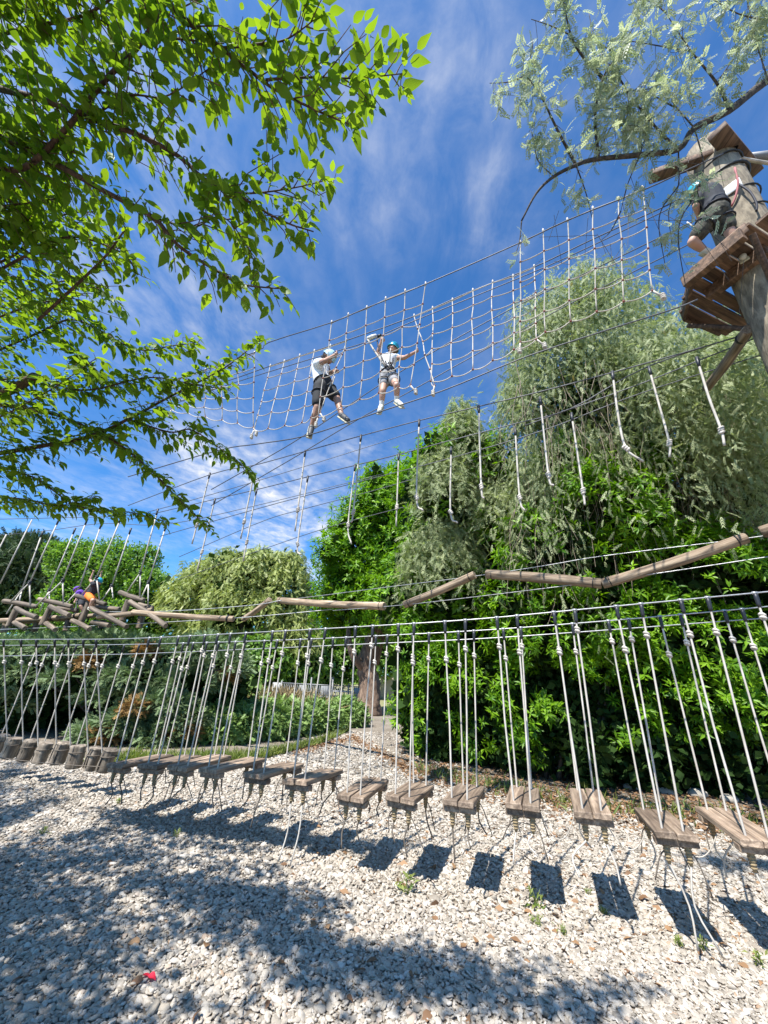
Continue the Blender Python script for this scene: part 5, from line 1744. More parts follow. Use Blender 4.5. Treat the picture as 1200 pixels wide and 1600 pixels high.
def hanging():
    g = np.random.default_rng(2)
    for k, (rear, pts) in enumerate(HANG):
        pl = HRR if rear else HRF
        P = np.array([on_plane(x, y, pl) for x, y in pts])
        path = smooth_path(P, 14)
        o = thing('knotted_rope', HLAB[k], 'rope', path[0], 'knotted ropes hanging from the high cables')
        rp = part('rope', rope(path, .0135, 6), M['rope'], o)
        ki = P[-2] if len(P) > 2 else P[0] * .25 + P[1] * .75
        part('knot', knot_vf(ki, .03, P[-1] - P[-2], 3), M['rope'], o)
        d = unit(path[1] - path[0])
        part('sleeve', tube([path[0] + [0, 0, .02], path[0] + d * .07, path[0] + d * .13], [.02, .021, .014], 7), M['sleeve'], o)
    F = [(200, 790), (330, 741), (397, 727), (477, 705), (564, 681), (655, 657), (748, 635), (844, 612), (957, 582), (1089, 545), (1240, 500)]
    R = [(200, 812), (336, 780), (401, 765), (481, 745), (555, 727), (623, 710), (705, 688), (805, 662), (893, 638), (1014, 572), (1220, 505)]
    cable([on_plane(x, y, HRF) for x, y in F], .0085, 'front high cable from which knotted ropes hang', 'steel_dark')
    cable([on_plane(x, y, HRR) for x, y in R], .0085, 'rear high cable from which knotted ropes hang', 'steel_dark')
    X = [(250, 838), (420, 790), (560, 753), (700, 717), (850, 672), (1000, 615), (1220, 545)]
    cable([on_plane(x, y, HRR, .3) for x, y in X], .0075, 'thin foot cable below the knotted rope cables', 'steel_dark')
    far = plane(24, 7.5)
    cable([on_plane(x, y, far) for x, y in ((280, 870), (409, 815), (476, 795), (600, 762), (760, 712), (900, 660))], .0085, 'thin cable rising behind the knotted ropes', 'steel_dark')
    cable([on_plane(x, y, far, .5) for x, y in ((280, 905), (420, 855), (520, 822), (640, 790), (760, 760))], .0085, 'lowest thin cable rising to the glossy tree', 'steel_dark')


hanging()

# ---- climbing nets
NETD = 3.9
NET0 = plane_pts(3.0, 2.56, -2.7, 5.0)[0]
TOPF, TOPR, BOT = (NET0, NETD - .22), (NET0, NETD + .22), (NET0, NETD)
NETS = [
    ('rope net at the far left behind the mulberry leaves', TOPF, [(265, 597), (292, 589), (320, 580), (346, 571), (372, 563), (397, 553)], [(268, 640), (294, 645), (321, 651), (347, 656), (371, 661), (396, 668)]),
    ('rope net left of the man in the white shirt', TOPR, [(422, 573), (444, 566), (468, 557), (491, 550), (516, 542), (541, 533)], [(397, 671), (419, 669), (445, 665), (472, 660), (486, 652), (500, 645)]),
    ('middle rope net that both climbers hold', TOPF, [(518, 505), (544, 493), (573, 482), (602.5, 468), (633, 456), (665, 445)], [(497, 652), (533, 634), (562, 624), (592, 614), (622, 605), (641, 602)]),
    ('rope net right of the climber with the turquoise helmet', TOPR, [(647, 495), (676, 483), (707, 470), (739, 455), (770, 442), (802, 433), (835, 418)], [(679, 602), (673, 595), (706, 588), (739, 577), (770, 563), (803, 546), (838, 530)]),
    ('rope net nearest the tower platform', TOPF, [(813, 380), (849, 362), (887, 345), (927, 327), (967, 312), (1005, 295)], [(813, 535), (852, 518), (891, 502), (932, 487), (974, 471), (1019, 454)]),
]


def nets():
    g = np.random.default_rng(4)
    ends = []
    for k, (lab, tp, T, B) in enumerate(NETS):
        rows = 5
        o = thing('climbing_net', lab, 'net', on_plane(*T[0], tp), 'rope nets of the high course')
        TT = np.array([on_plane(x, y, tp) for x, y in T]); BB = np.array([on_plane(x, y, BOT) for x, y in B])
        grid = np.zeros((len(T), rows + 1, 3))
        for r in range(rows + 1):
            f = r / rows
            grid[:, r] = TT * (1 - f) + BB * f + g.normal(size=(len(T), 3)) * (.008 if 0 < r < rows else .002)
        for c in range(len(T)):
            part('vertical_rope', rope(smooth_path(np.concatenate([[TT[c] + [0, 0, .03]], grid[c]]), 18), .0078, 5), M['rope'], o)
        for r in range(rows + 1):
            P = []
            for c in range(len(T) - 1):
                seg = sag_path(grid[c, r], grid[c + 1, r], .010 + .007 * r if r else .0, 6)
                P.append(seg[:-1])
            P.append(grid[-1:, r])
            part('horizontal_rope', rope(np.concatenate(P), .0074, 5), M['rope'], o)
        kn = []
        for c in range(len(T)):
            for r in range(1, rows + 1):
                kn.append(ico(grid[c, r], .0165, 1, (1.1, 1.1, 1.0)))
        part('knots', join(kn), M['knot_red'], o, kind='stuff')
        tops = [tube([TT[c] + [0, 0, -.01], TT[c] + [0, 0, .03], TT[c] + [0, 0, .06]], [.012, .015, .009], 6) for c in range(len(T))]
        part('top_knots', join(tops), M['rope'], o, kind='stuff')
        # tail tied to the foot cable at the lower corners
        for c in (0, -1):
            e = BB[c] + LINE * (.08 if c else -.02) + np.array([0, 0, -.13])
            part('corner_tie', rope([BB[c], BB[c] * .5 + e * .5, e], .012, 5), M['rope'], o)
            part('corner_knot', knot_vf(e, .026, (0, 0, 1), 3), M['rope'], o)
    cable([on_plane(x, y, TOPF, -.012) for x, y in ((200, 617), (265, 596), (397, 551), (420, 535), (518, 504), (573, 481), (665, 444), (813, 379), (887, 344), (1005, 297), (1060, 272), (1130, 240))], .0085, 'front top cable of the rope nets', 'steel_dark')
    cable([on_plane(x, y, TOPR, .012) for x, y in ((200, 640), (340, 600), (422, 572), (541, 532), (647, 494), (739, 454), (835, 417), (930, 372), (1040, 322), (1110, 290))], .0085, 'rear top cable of the rope nets', 'steel_dark')
    cable([on_plane(x, y, BOT) for x, y in ((200, 745), (340, 704), (400, 694), (478, 681), (585, 646), (690, 611), (800, 566), (852, 547), (960, 512), (1055, 482), (1090, 468))], .0085, 'foot cable under the rope nets', 'steel_dark')
    MID = (NET0, NETD + .1)
    cable([on_plane(x, y, MID) for x, y in ((200, 660), (330, 610), (515, 552), (570, 535), (643, 503), (850, 418), (1000, 348), (1100, 300))], .007, 'safety cable between the rope nets', 'steel_dark')
    BK = (NET0, NETD + 1.2)
    cable([on_plane(x, y, BK) for x, y in ((330, 765), (409, 720), (476, 680), (580, 610), (680, 548), (800, 482), (950, 410), (1100, 338))], .009, 'diagonal stay cable rising behind the climbers', 'steel_dark')
    cable([on_plane(x, y, BK, .3) for x, y in ((330, 790), (451, 720), (560, 655), (640, 612), (760, 545), (900, 470), (1100, 370))], .009, 'second diagonal stay cable behind the climbers', 'steel_dark')
    # the trolley that carries the climber's lanyards
    a = on_plane(574, 529, MID, -.05); b = on_plane(588, 524, MID, -.05)
    o = thing('trolley', 'white pulley trolley with lanyards beside the raised hand of the climber', 'trolley', a)
    part('housing', tube([a, a * .5 + b * .5, b], [.026, .032, .024], 8), M['white_paint'], o)
    c = on_plane(594, 525, MID, -.05)
    part('wheel', tube([c - LINE * .04, c + LINE * .02], [.03, .03], 8), M['dark_metal'], o)
    h = on_plane(602, 572, MID, -.05)
    part('lanyard', rope(smooth_path([a, on_plane(583, 545, MID, -.05), h], 8), .014), M['rope'], o)
    part('lanyard', rope(smooth_path([b, on_plane(592, 546, MID, -.05), h], 8), .010), M['strap'], o)


nets()

# ------------------------------------------------------------------ tower with its deck
def tower():
    zd = 6.1
    pc = on_z(1196, 420, zd)
    pc[1] += 0.0
    base = np.array([pc[0], pc[1], 0])
    up = np.array([0, 0, 1.0])
    R = .255
    o = thing('tower', 'thick wooden tower pole with a plank deck high on the right', 'tower', base)
    pole = thing_pole = None
    V, F, _ = log_mesh((0, 0, 0), (0, 0, 8.55), R, 20, .03, 7, 14)
    me = mesh_from('pole', V, F, None, True, M['pole'])
    pl = put('pole', me, o, (0, 0, 0))
    ROOTLOC[pl] = base
    for z, rr in ((5.35, .02), (5.1, .012), (5.62, .012), (6.95, .010), (7.3, .010), (7.75, .018), (8.0, .012)):
        a = np.linspace(0, 2 * pi, 25)
        part('cable_band', tube(np.stack([base[0] + (R + rr * .7) * np.cos(a), base[1] + (R + rr * .7) * np.sin(a), z + .05 * np.sin(a + z)], 1), rr, 6), M['dark_metal'], pl)
    # deck outline from its corners, seen from below
    cor = [on_z(1081, 424, zd), on_z(1166, 352, zd), on_z(1240, 318, zd), on_z(1330, 400, zd), on_z(1300, 540, zd), on_z(1122, 516, zd), on_z(1066, 492, zd)]
    poly = np.array([c[:2] for c in cor])
    d = unit(on_z(1166, 352, zd)[:2] - on_z(1081, 424, zd)[:2])   # outer edge
    pd = np.array([-d[1], d[0]])
    # planks run across the outer edge
    s = poly @ d
    w = .145
    k = 0
    def clip_range(c0):
        hit = []
        for i in range(len(poly)):
            a, b = poly[i], poly[(i + 1) % len(poly)]
            fa, fb = a @ d - c0, b @ d - c0
            if fa * fb < 0:
                q = a + (b - a) * (fa / (fa - fb))
                hit.append(q @ pd)
        return (min(hit), max(hit)) if len(hit) >= 2 else None
    c0 = s.min() + w / 2
    gg = np.random.default_rng(1)
    while c0 < s.max():
        r = clip_range(c0)
        if r and r[1] - r[0] > .15:
            segs = [r]
            pcs, pcp = base[:2] @ d, base[:2] @ pd
            if abs(c0 - pcs) < R + .03:
                segs = [(r[0], pcp - R - .03), (pcp + R + .03, r[1])]
            for (a, b) in segs:
                if b - a > .1:
                    L = (b - a) / 2
                    me = mesh_from('deck_plank', *box(np.zeros(3), (1, 0, 0), (0, 1, 0), (0, 0, 1), w / 2 - .009, L, .02, .004)[:2], None, False, M['deck'])
                    cc = d * c0 + pd * (a + b) / 2
                    q = put('deck_plank', me, o, (cc[0] - base[0], cc[1] - base[1], zd + .0 + gg.normal(0, .002)), (0, 0, math.atan2(d[1], d[0])))
        c0 += w
    # beams under the deck, along the outer edge and by the pole
    for off in (-.75, -.34, .34):
        cc = base[:2] + pd * off * (1 if (np.mean(poly @ pd) - base[:2] @ pd) < 0 else 1)
        a_, b_ = (poly @ d).min() + .25, (poly @ d).max() - .25
        cc2 = d * (a_ + b_) / 2 + pd * (cc @ pd)
        r = None
        me = mesh_from('deck_beam', *box(np.zeros(3), (1, 0, 0), (0, 1, 0), (0, 0, 1), (b_ - a_) / 2 * .78, .045, .075, .006)[:2], None, False, M['deck'])
        put('deck_beam', me, o, (cc2[0] - base[0], cc2[1] - base[1], zd - .098), (0, 0, math.atan2(d[1], d[0])))
    for k in range(4):
        a = k * pi / 2 + 2.2
        p = base + [R * cos(a), R * sin(a), zd - .75]
        q = base + [.8 * cos(a), .8 * sin(a), zd - .2]
        local_log('deck_strut', p, q, .03, M['deck'], o, k, None, 8)
    # rim board round the deck edge
    for i in (0, 6, 5):
        a, b = cor[i], cor[(i + 1) % len(cor)]
        dd = unit(b - a); nn = np.cross(dd, up)
        part('rim_board', box((a + b) / 2 + [0, 0, -.03], dd, nn, up, np.linalg.norm(b - a) / 2, .018, .07, .004), M['deck'], o)
    # head of the pole: crossing beams and boards
    top = 8.15
    for (x0, y0), (x1, y1), hw in (((1015, 277), (1150, 232), .07), ((1120, 205), (1178, 272), .10)):
        a, b = on_z(x0, y0, top), on_z(x1, y1, top)
        dd = unit(b - a); nn = np.cross(up, dd)
        part('head_beam', box((a + b) / 2, dd, nn, up, np.linalg.norm(b - a) / 2, hw, .05, .006), M['deck'], o)
    a, b = on_z(1150, 250, top + .12), on_z(1290, 232, top + .12)
    pp = part('steel_pipe', tube([a, b], .06, 10), M['fence'], o)
    a, b = on_z(1152, 246, top - .1), on_z(1290, 262, top - .1)
    part('twisted_rope', rope(sag_path(a, b, .06, 12), .022, 7), M['rope'], o)
    # pale notice board on the pole
    c = on_plane(1140, 296, (unit(np.array([base[0], base[1], 0.])), np.linalg.norm(base[:2]) - R - .04))
    e1 = unit(np.cross(up, np.array([base[0], base[1], 0])))
    part('notice_board', box(c, e1, np.cross(up, e1), up, .11, .008, .075, .003), M['white_paint'], o)
    # rope loop and slings
    pts = [on_plane(x, y, (unit(np.array([base[0], base[1], 0.])), np.linalg.norm(base[:2]) - R - .06)) for x, y in ((1148, 262), (1153, 285), (1150, 305), (1143, 322))]
    part('sling', rope(smooth_path(pts, 12), .012), M['strap_red'], o, 'faded pink sling')
    pts = [on_plane(x, y, (unit(np.array([base[0], base[1], 0.])), np.linalg.norm(base[:2]) - R - .05)) for x, y in ((1155, 288), (1172, 300), (1182, 318), (1182, 330))]
    part('sling', rope(smooth_path(pts, 12), .012), M['strap'], o, 'black sling')
    # logs of the next crossing below the deck
    p, q = at_depth(1170, 514, 4.3), at_depth(1105, 605, 5.6)
    o2 = thing('log_beam', 'sunlit log end slanting down through the leaves below the deck', 'log', q)
    local_log('log', q, p, .062, M['log'], o2, 5, None, 14, .05)
    part('strap', log_mesh(p - unit(p - q) * .2, p - unit(p - q) * .17, .068, 10, .0, 1), M['dark_metal'], o2)
    p, q = at_depth(1189, 832, 4.4), at_depth(1290, 800, 4.1)
    o3 = thing('log_beam', 'log end just showing at the right edge above the hedge', 'log', p)
    local_log('log', p, q, .07, M['log'], o3, 6, None, 14, .05)
    part('strap', log_mesh(p + unit(q - p) * .2, p + unit(q - p) * .23, .076, 10, .0, 1), M['dark_metal'], o3)
    cable([at_depth(820, 665, 6.2), at_depth(1000, 600, 5.4), at_depth(1100, 560, 4.9), at_depth(1240, 505, 4.4)], .008, 'cable running below the deck to the right edge', 'steel_dark')
    return base, zd


TBASE, ZD = tower()

# ================================================================== PEOPLE
def capsules(caps, spheres, voxel, name, mat, smooth_it=6):
    """tapered limbs and masses grown together into one continuous skin"""
    parts = []
    for p, r0, q, r1 in caps:
        p, q = np.asarray(p, float), np.asarray(q, float)
        ts = np.linspace(0, 1, 5)[:, None]
        parts.append(tube(p * (1 - ts) + q * ts, r0 + (r1 - r0) * ts[:, 0], 12))
        parts.append(ico(p, r0, 2)); parts.append(ico(q, r1, 2))
    for c, r, st in spheres:
        parts.append(ico(c, r, 3, st))
    V, F, R = join(parts)
    me = mesh_from(name + '_src', V, F, None, True)
    ob = bpy.data.objects.new(name + '_src', me)
    COL.objects.link(ob)
    rm = ob.modifiers.new('r', 'REMESH'); rm.mode = 'VOXEL'; rm.voxel_size = voxel; rm.use_smooth_shade = True
    sm = ob.modifiers.new('s', 'SMOOTH'); sm.factor = .5; sm.iterations = smooth_it
    dg = bpy.context.evaluated_depsgraph_get(); dg.update()
    me2 = bpy.data.meshes.new_from_object(ob.evaluated_get(dg))
    bpy.data.objects.remove(ob); bpy.data.meshes.remove(me)
    me2.name = name
    me2.materials.clear(); me2.materials.append(mat)
    return me2


def hand_caps(w, d, s, side, curl=.5):
    """palm, four fingers of different length bent at the knuckle and a thumb"""
    d = unit(d)
    x = unit(np.cross(d, side)); y = np.cross(x, d)
    caps = [(w, .026 * s, w + d * .075 * s, .030 * s)]
    for k, l in enumerate((.062, .072, .068, .054)):
        b = w + d * .085 * s + x * (k - 1.5) * .021 * s
        m_ = b + (d * (1 - curl) + y * curl) * l * .55 * s
        e = m_ + (d * (1 - 1.6 * curl) + y * curl * 1.5) * l * .45 * s
        caps += [(b, .0098 * s, m_, .009 * s), (m_, .009 * s, e, .0075 * s)]
    b = w + d * .025 * s - x * .028 * s
    m_ = b - x * .03 * s + d * .03 * s
    caps += [(b, .012 * s, m_, .0105 * s), (m_, .0105 * s, m_ + d * .03 * s + y * .012 * s, .009 * s)]
    return caps


def person(label, J, s, face, skin, shirt, shorts, helmet, shoe, sleeve=.55, leg=.75, hair='hair', group=None, harness=True, socks=None):
    """J: world joints; s: size factor against a 1.75 m adult; face: direction the head looks"""
    J = {k: np.asarray(v, float) for k, v in J.items()}
    base = (J['lf'] + J['rf']) / 2
    root = thing('person', label, 'person', base, group)
    face = unit(face)
    up = unit(J['head'] - J['neck'])
    rightv = unit(np.cross(face, up))
    face = unit(np.cross(up, rightv))
    hc = J['head']
    caps = [(J['pelvis'], .125 * s, J['waist'], .115 * s), (J['waist'], .115 * s, J['chest'], .135 * s), (J['chest'], .10 * s, J['neck'], .060 * s), (J['neck'], .055 * s, hc - up * .05 * s, .055 * s)]
    for a in 'lr':
        caps += [(J['chest'] * .5 + J[a + 's'] * .5, .085 * s, J[a + 's'], .062 * s), (J[a + 's'], .056 * s, J[a + 'e'], .042 * s), (J[a + 'e'], .041 * s, J[a + 'w'], .028 * s)]
        caps += [(J['pelvis'] * .35 + J[a + 'h'] * .65, .105 * s, J[a + 'h'], .095 * s), (J[a + 'h'], .092 * s, J[a + 'k'], .060 * s), (J[a + 'k'], .060 * s, J[a + 'k'] * .6 + J[a + 'f'] * .4, .056 * s), (J[a + 'k'] * .6 + J[a + 'f'] * .4, .056 * s, J[a + 'f'], .037 * s), (J[a + 'f'], .036 * s, J[a + 't'], .03 * s)]
        dw = unit(J[a + 'w'] - J[a + 'e'])
        caps += hand_caps(J[a + 'w'], J.get(a + 'd', dw), s, face if a == 'l' else -face, .55)
    sph = [(hc, .1 * s, (.86, 1.0, 1.12)), (hc + face * .075 * s - up * .045 * s, .05 * s, (1, 1, .8))]
    sph += [(hc + face * .108 * s - up * .022 * s, .019 * s, (1, 1, 1.3))]
    for sd in (-1, 1):
        sph += [(hc + rightv * sd * .088 * s - up * .015 * s, .024 * s, (.7, .9, 1.4))]
    body = part('body', capsules(caps, sph, .0085 if s > .7 else .007, 'body', M[skin], 4), None, root)
    body.location = tuple(-base)

    def cloth(name, caps, mat, voxel=.012, sph=()):
        o = part(name, capsules(caps, list(sph), voxel, name, M[mat], 3), None, root)
        o.location = tuple(-base)
        return o
    e = .012 * s
    c2 = [(J['pelvis'] * .55 + J['waist'] * .45, .135 * s, J['waist'], .130 * s + e), (J['waist'], .130 * s, J['chest'], .152 * s), (J['chest'], .115 * s, J['neck'] * .75 + J['chest'] * .25, .078 * s)]
    for a in 'lr':
        c2 += [(J['chest'] * .5 + J[a + 's'] * .5, .098 * s, J[a + 's'], .078 * s), (J[a + 's'], .076 * s, J[a + 's'] * (1 - sleeve) + J[a + 'e'] * sleeve, .07 * s)]
    cloth('shirt', c2, shirt)
    c3 = [(J['pelvis'] * .6 + J['waist'] * .4, .135 * s, J['pelvis'], .145 * s)]
    for a in 'lr':
        c3 += [(J['pelvis'] * .35 + J[a + 'h'] * .65, .122 * s, J[a + 'h'], .118 * s), (J[a + 'h'], .115 * s, J[a + 'h'] * (1 - leg) + J[a + 'k'] * leg, .098 * s)]
    cloth('shorts', c3, shorts)
    for a in 'lr':
        f, t_ = J[a + 'f'], J[a + 't']
        d = unit(t_ - f)
        sh = cloth('shoe', [(f - d * .035 * s, .046 * s, f + d * .09 * s, .047 * s), (f + d * .09 * s, .047 * s, t_ + d * .05 * s, .036 * s)], shoe, .01)
        shin = unit(J[a + 'k'] - f)
        nn = unit(shin - d * (shin @ d))
        so = part('sole', box((f + t_) / 2 + d * .02 * s - nn * .042 * s, d, np.cross(nn, d), nn, np.linalg.norm(t_ - f) / 2 + .075 * s, .046 * s, .012 * s, .008 * s), M['sole'], root)
        if socks:
            cloth('sock', [(f, .045 * s, f + shin * .1 * s, .048 * s)], socks, .01)
    # helmet: a shell over the upper half of the head, with its rim and chin strap
    hv, hf, _ = ico((0, 0, 0), 1, 3)
    keep = hv[:, 2] > -.12
    sel = keep[hf].all(1)
    hf = hf[sel]
    X, Yv = rightv, face
    outer = hc + (hv[:, :1] * X * .115 + hv[:, 1:2] * Yv * .13 + hv[:, 2:] * up * .125) * s + up * .012 * s
    inner = hc + (hv[:, :1] * X * .106 + hv[:, 1:2] * Yv * .121 + hv[:, 2:] * up * .116) * s + up * .012 * s
    hm = part('helmet', (np.concatenate([outer, inner]), np.concatenate([hf, hf[:, ::-1] + len(hv)])), M[helmet], root)
    a_ = np.linspace(0, 2 * pi, 21)
    rim = hc + up * .0 * s + (np.cos(a_)[:, None] * X * .116 + np.sin(a_)[:, None] * Yv * .131) * s
    part('rim', tube(rim, .009 * s, 6), M[helmet], hm)
    for sd in (-1, 1):
        part('chin_strap', tube(smooth_path([hc + X * sd * .105 * s + up * .0, hc + X * sd * .08 * s - up * .07 * s + face * .03 * s, hc - up * .115 * s + face * .06 * s], 8), .007 * s, 5), M['strap'], hm)
        part('eye', ico(hc + face * .093 * s + X * sd * .034 * s - up * .002 * s, .011 * s, 1), M['hair'], root)
    part('mouth', tube([hc + face * .118 * s - up * .065 * s - X * .02 * s, hc + face * .123 * s - up * .066 * s, hc + face * .118 * s - up * .065 * s + X * .02 * s], .005 * s, 5), M['strap_red'], root)
    part('hair', capsules([(hc - face * .03 * s - up * .0 * s, .098 * s, hc - face * .05 * s - up * .075 * s, .062 * s)], [], .012, 'hair', M[hair], 2), None, root).location = tuple(-base)
    if harness:
        hs = []
        for c, r in ((J['waist'] * .5 + J['pelvis'] * .5, .143 * s),):
            ax = unit(J['waist'] - J['pelvis'])
            x_ = unit(np.cross(ax, face)); y_ = np.cross(ax, x_)
            ring = c + r * (np.cos(a_)[:, None] * x_ + np.sin(a_)[:, None] * y_)
            hs.append(tube(ring, .012 * s, 6))
        for a in 'lr':
            ax = unit(J[a + 'k'] - J[a + 'h'])
            x_ = unit(np.cross(ax, face)); y_ = np.cross(ax, x_)
            c = J[a + 'h'] + (J[a + 'k'] - J[a + 'h']) * .3
            ring = c + .118 * s * (np.cos(a_)[:, None] * x_ + np.sin(a_)[:, None] * y_)
            hs.append(tube(ring, .010 * s, 6))
        part('harness', join(hs), M['strap'], root)
        tie = J['waist'] * .4 + J['pelvis'] * .6 + face * .16 * s
        part('lanyard', rope(smooth_path([tie, tie + face * .1 * s + [0, 0, .12 * s], tie + face * .16 * s + [0, 0, .34 * s]], 8), .009), M['rope'], root)
    return root


def people():
    PN = (NET0, NETD + .16)
    Q = lambda x, y, o=0.0: on_plane(x, y, PN, o)
    J = dict(head=Q(514, 558), neck=Q(504, 567), chest=Q(500, 575), waist=Q(502, 592), pelvis=Q(506, 602), rs=Q(496, 568, -.14), ls=Q(506, 567, .14), re=Q(508, 564, -.3), rw=Q(521, 556, -.22), le=Q(515, 583, .16), lw=Q(523, 580, .05),
             rh=Q(500, 606, -.09), lh=Q(511, 606, .09), rk=Q(496, 636, -.12), lk=Q(526, 622, .1), rf=Q(487, 667, -.05), lf=Q(534, 649, .05), rt=Q(485, 676, -.1), lt=Q(542, 655, -.02))
    person('man in white t-shirt and black shorts straddling the net with feet on the cable', J, .98, LINE + [0, 0, -.05], 'skin_tan', 'white_cloth', 'black_cloth', 'pale_helmet', 'shoe_dark', .45, .8)
    PW = (NET0, NETD + .18)
    Q = lambda x, y, o=0.0: on_plane(x, y, PW, o)
    J = dict(head=Q(614, 545), neck=Q(609, 556), chest=Q(607, 563), waist=Q(606, 578), pelvis=Q(607, 587), rs=Q(598, 560, .0), ls=Q(617, 559, .02), re=Q(590, 551, -.06), rw=Q(595, 536, -.12), le=Q(632, 559, -.06), lw=Q(647, 551, -.12),
             rh=Q(602, 590), lh=Q(613, 590), rk=Q(598, 611, -.06), lk=Q(620, 602, -.12), rf=Q(596, 634, .02), lf=Q(620, 627, .0), rt=Q(593, 641, -.1), lt=Q(627, 632, -.1))
    woman = person('climber with turquoise helmet and printed white top holding the net with arms spread', J, .80, -NET0 * .8 + LINE * .45, 'skin', 'white_cloth', 'grey_cloth', 'teal', 'shoe_pale', .25, .45, socks='white_cloth')
    for k, (x, y) in enumerate(((609, 567), (604, 572), (612, 574))):
        c = on_plane(x, y, PW, -.125)
        pr0 = part('print', ico(c, .024, 2, (1.3, .5, 1)), M['black_cloth'], woman, 'dark print on the white top')
    for sd in (-1, 1):
        part('chest_strap', tube(smooth_path([on_plane(607 + sd * 7, 558, PW, -.03), on_plane(608 + sd * 5, 567, PW, -.125), on_plane(606, 579, PW, -.13)], 8), .011, 5), M['strap'], woman)
    # man kneeling on the edge of the tower deck
    t0 = ZD + .03
    d0 = np.linalg.norm(TBASE[:2])
    PT = (unit(np.array([TBASE[0], TBASE[1], 0.])), d0 - .50)
    Q = lambda x, y, o=0.0: on_plane(x, y, PT, o)
    J = dict(head=Q(1091, 299, -.02), neck=Q(1100, 302), chest=Q(1107, 307), waist=Q(1117, 322), pelvis=Q(1119, 333), rs=Q(1117, 301, .12), ls=Q(1094, 308, -.1), re=Q(1124, 318, .25), rw=Q(1112, 330, .3), le=Q(1087, 322, -.12), lw=Q(1091, 336, -.02),
             rh=Q(1127, 338, .06), lh=Q(1110, 341, -.06), rk=Q(1140, 362, .1), lk=Q(1082, 378, -.12), rf=Q(1155, 392, .2), lf=Q(1103, 393, .05), rt=Q(1160, 400, .1), lt=Q(1113, 397, .12))
    person('climber in dark t-shirt and patterned shorts kneeling on the tower deck edge', J, .92, NET0 * .7 - LINE * .7 + [0, 0, -.35], 'skin', 'navy', 'camo', 'teal', 'shoe_pale', .55, .7)
    # children on the far trestle steps
    PC = (FARP[0], FARP[1] + .12)
    Q = lambda x, y, o=0.0: on_plane(x, y, PC, o)
    J = dict(head=Q(153.5, 908), neck=Q(150, 913), chest=Q(148, 917), waist=Q(143, 925), pelvis=Q(140.5, 929.5), rs=Q(146, 913, -.1), ls=Q(152, 916, .1), re=Q(141, 906, -.1), rw=Q(145, 896, -.12), le=Q(156, 907, .12), lw=Q(158, 897, .1),
             rh=Q(138, 931, -.06), lh=Q(142, 932, .06), rk=Q(145, 938, -.16), lk=Q(149, 939, .08), rf=Q(140, 950, -.1), lf=Q(146, 951, .1), rt=Q(145, 953, -.16), lt=Q(151, 954, .05))
    person('child in dark top and orange shorts with blue helmet climbing a far trestle step', J, .70, LINE * .7 + NET0 * .4, 'skin', 'navy', 'orange', 'teal', 'shoe_pale', .3, .75, harness=False)
    Q = lambda x, y, o=0.0: on_plane(x, y, PC, o + .35)
    J = dict(head=Q(121, 921), neck=Q(123.5, 924.5), chest=Q(125, 927), waist=Q(128, 933), pelvis=Q(130, 937), rs=Q(123, 927, -.1), ls=Q(127, 926, .1), re=Q(121, 933, -.14), rw=Q(118, 938, -.16), le=Q(131, 929, .12), lw=Q(134, 924, .1),
             rh=Q(128, 939, -.06), lh=Q(132, 939, .06), rk=Q(126, 947, -.12), lk=Q(134, 947, .06), rf=Q(130, 957, -.06), lf=Q(135, 957, .08), rt=Q(126, 959, -.1), lt=Q(132, 960, .0))
    person('child in purple top half hidden behind the trestle step at the far left', J, .66, -LINE * .7 - NET0 * .4, 'skin', 'purple', 'navy', 'purple', 'shoe_dark', .4, .7, harness=False)


people()


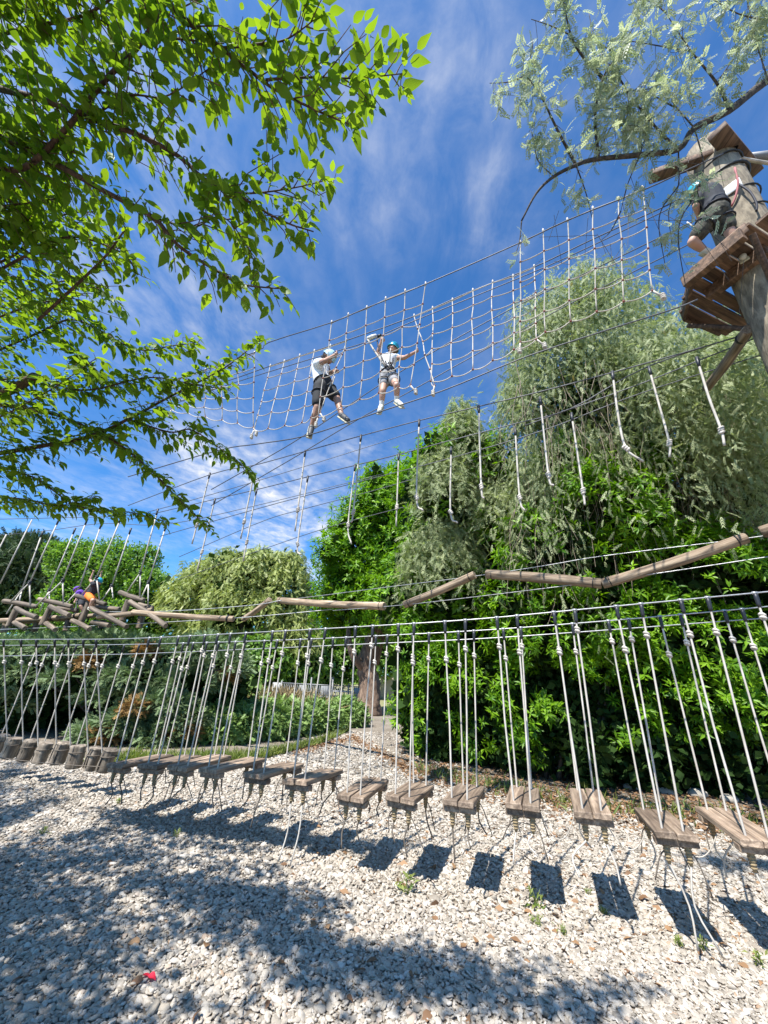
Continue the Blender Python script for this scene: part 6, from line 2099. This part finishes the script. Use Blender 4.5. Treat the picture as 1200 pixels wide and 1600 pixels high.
# ------------------------------------------------------------------ small things on the gravel
def small_things():
    g = np.random.default_rng(44)
    weeds = [(635, 1398, .17, 'upright green weed under the swing steps left of the square shadow'), (838, 1420, .14, 'green weed growing in the shadow of the fourth swing step'), (838, 1450, .09, 'small weed just below the shadow of the fourth swing step'), (880, 1462, .07, 'low weed tuft between two swing shadows'), (1062, 1478, .07, 'weed tuft beside the shadow of the second swing step'), (1100, 1485, .08, 'pale green weed tuft below the tails of the second swing step'), (1190, 1510, .09, 'weed tuft at the right edge of the gravel'), (945, 1430, .07, 'weed inside the shadow of the third swing step'), (275, 1310, .08, 'weed in the tree shade left of the swings'), (185, 1255, .07, 'weed in the tree shade near the last plank step'), (65, 1305, .08, 'weed in the tree shade at the far left'), (920, 1400, .06, 'tiny weed left of the third swing shadow')]
    for x, y, h, lab in weeds:
        c = on_z(x, y, 0.0)
        o = thing('weed', lab, 'weed', c, 'weeds in the gravel')
        n = 26
        P = c + np.stack([g.normal(0, h * .2, n), g.normal(0, h * .2, n), g.uniform(0, h * .65, n)], 1)
        A = unit(g.normal(size=(n, 3)) * [.8, .8, .3] + [0, 0, .7])
        part('leaves', scatter(t_lance(.16, .2, .3), P, A, unit(g.normal(size=(n, 3)) * .5 + [0, 0, 1]), h * g.uniform(.25, .55, n)), M['grass'], o, kind='stuff')
        part('stem', join([tube([c + [g.normal(0, h * .1), g.normal(0, h * .1), 0], c + [g.normal(0, h * .2), g.normal(0, h * .2), h * .8]], .0022, 4) for _ in range(4)]), M['grass'], o)
    o = None
    n = 70
    base = scatter(t_leaf(.3, .35, .3), np.zeros((1, 3)), np.array([[0, 1., 0]]), np.array([[0, 0, 1.]]), 1.0)[0]
    for k in range(n):
        x, y = g.uniform(20, 1190), g.uniform(1290, 1590)
        if k < 40:
            x = g.uniform(480, 1195)
        c = on_z(x, y, .02)
        a = g.uniform(0, 2 * pi)
        P = scatter(t_leaf(.3, .35, .3), c[None], np.array([[cos(a), sin(a), g.uniform(-.05, .25)]]), np.array([[g.normal(0, .3), g.normal(0, .3), 1.]]), g.uniform(.035, .075), np.array([g.random()]))
        solo('fallen_leaf', P, M['dryleaf'], 'dry brown fallen leaf lying on the gravel', 'leaf', 'dry leaves fallen on the gravel')
    c = on_z(230, 1525, .025)
    P = scatter(t_leaf(.3, .3, .42), np.array([c - [.03, .0, 0], c + [.005, .004, .002]]), np.array([[1, .15, .1], [1, -.2, .05]]), np.array([[0, .3, 1.], [.1, -.2, 1]]), np.array([.055, .045]), np.array([.4, .8]))
    solo('red_petal', P, M['red'], 'bright red petal lying in the shaded gravel', 'petal')
    # loose sticks at the hedge foot
    for x, y, l, lab in ((1010, 1265, .5, 'dry stick lying at the hedge foot behind the third swing step'), (1085, 1300, .4, 'dry stick lying between the two rightmost swing steps'), (790, 1290, .35, 'dry stick on the gravel behind the fourth swing step')):
        c = on_z(x, y, .02); a = g.uniform(0, pi)
        solo('stick', tube(smooth_path([c, c + [cos(a) * l * .5, sin(a) * l * .5, .02], c + [cos(a) * l, sin(a) * l, 0]], 6), .006, 5), M['straw'] if False else M['bark_grey'], lab, 'stick')
    # rough stones at the hedge foot
    for k, (x, y, r) in enumerate(((1090, 1240, .13), (1140, 1248, .11), (1040, 1236, .12), (985, 1230, .1))):
        c = on_z(x, y, .03)
        V, F, R = ico((0, 0, 0), r, 2, (1.3, .8, .6))
        V = V * (1 + .12 * wob3(V * 20, 1, k)[:, None]) + c
        solo('edge_stone', (V, F, R), M['stone'], ['brown stone at the dark hedge foot, nearest the right edge but one', 'brown stone at the dark hedge foot nearest the right edge', 'brown stone at the dark hedge foot, second from the left', 'brown stone at the dark hedge foot, leftmost'][k], 'stone', 'stones at the hedge foot')


small_things()
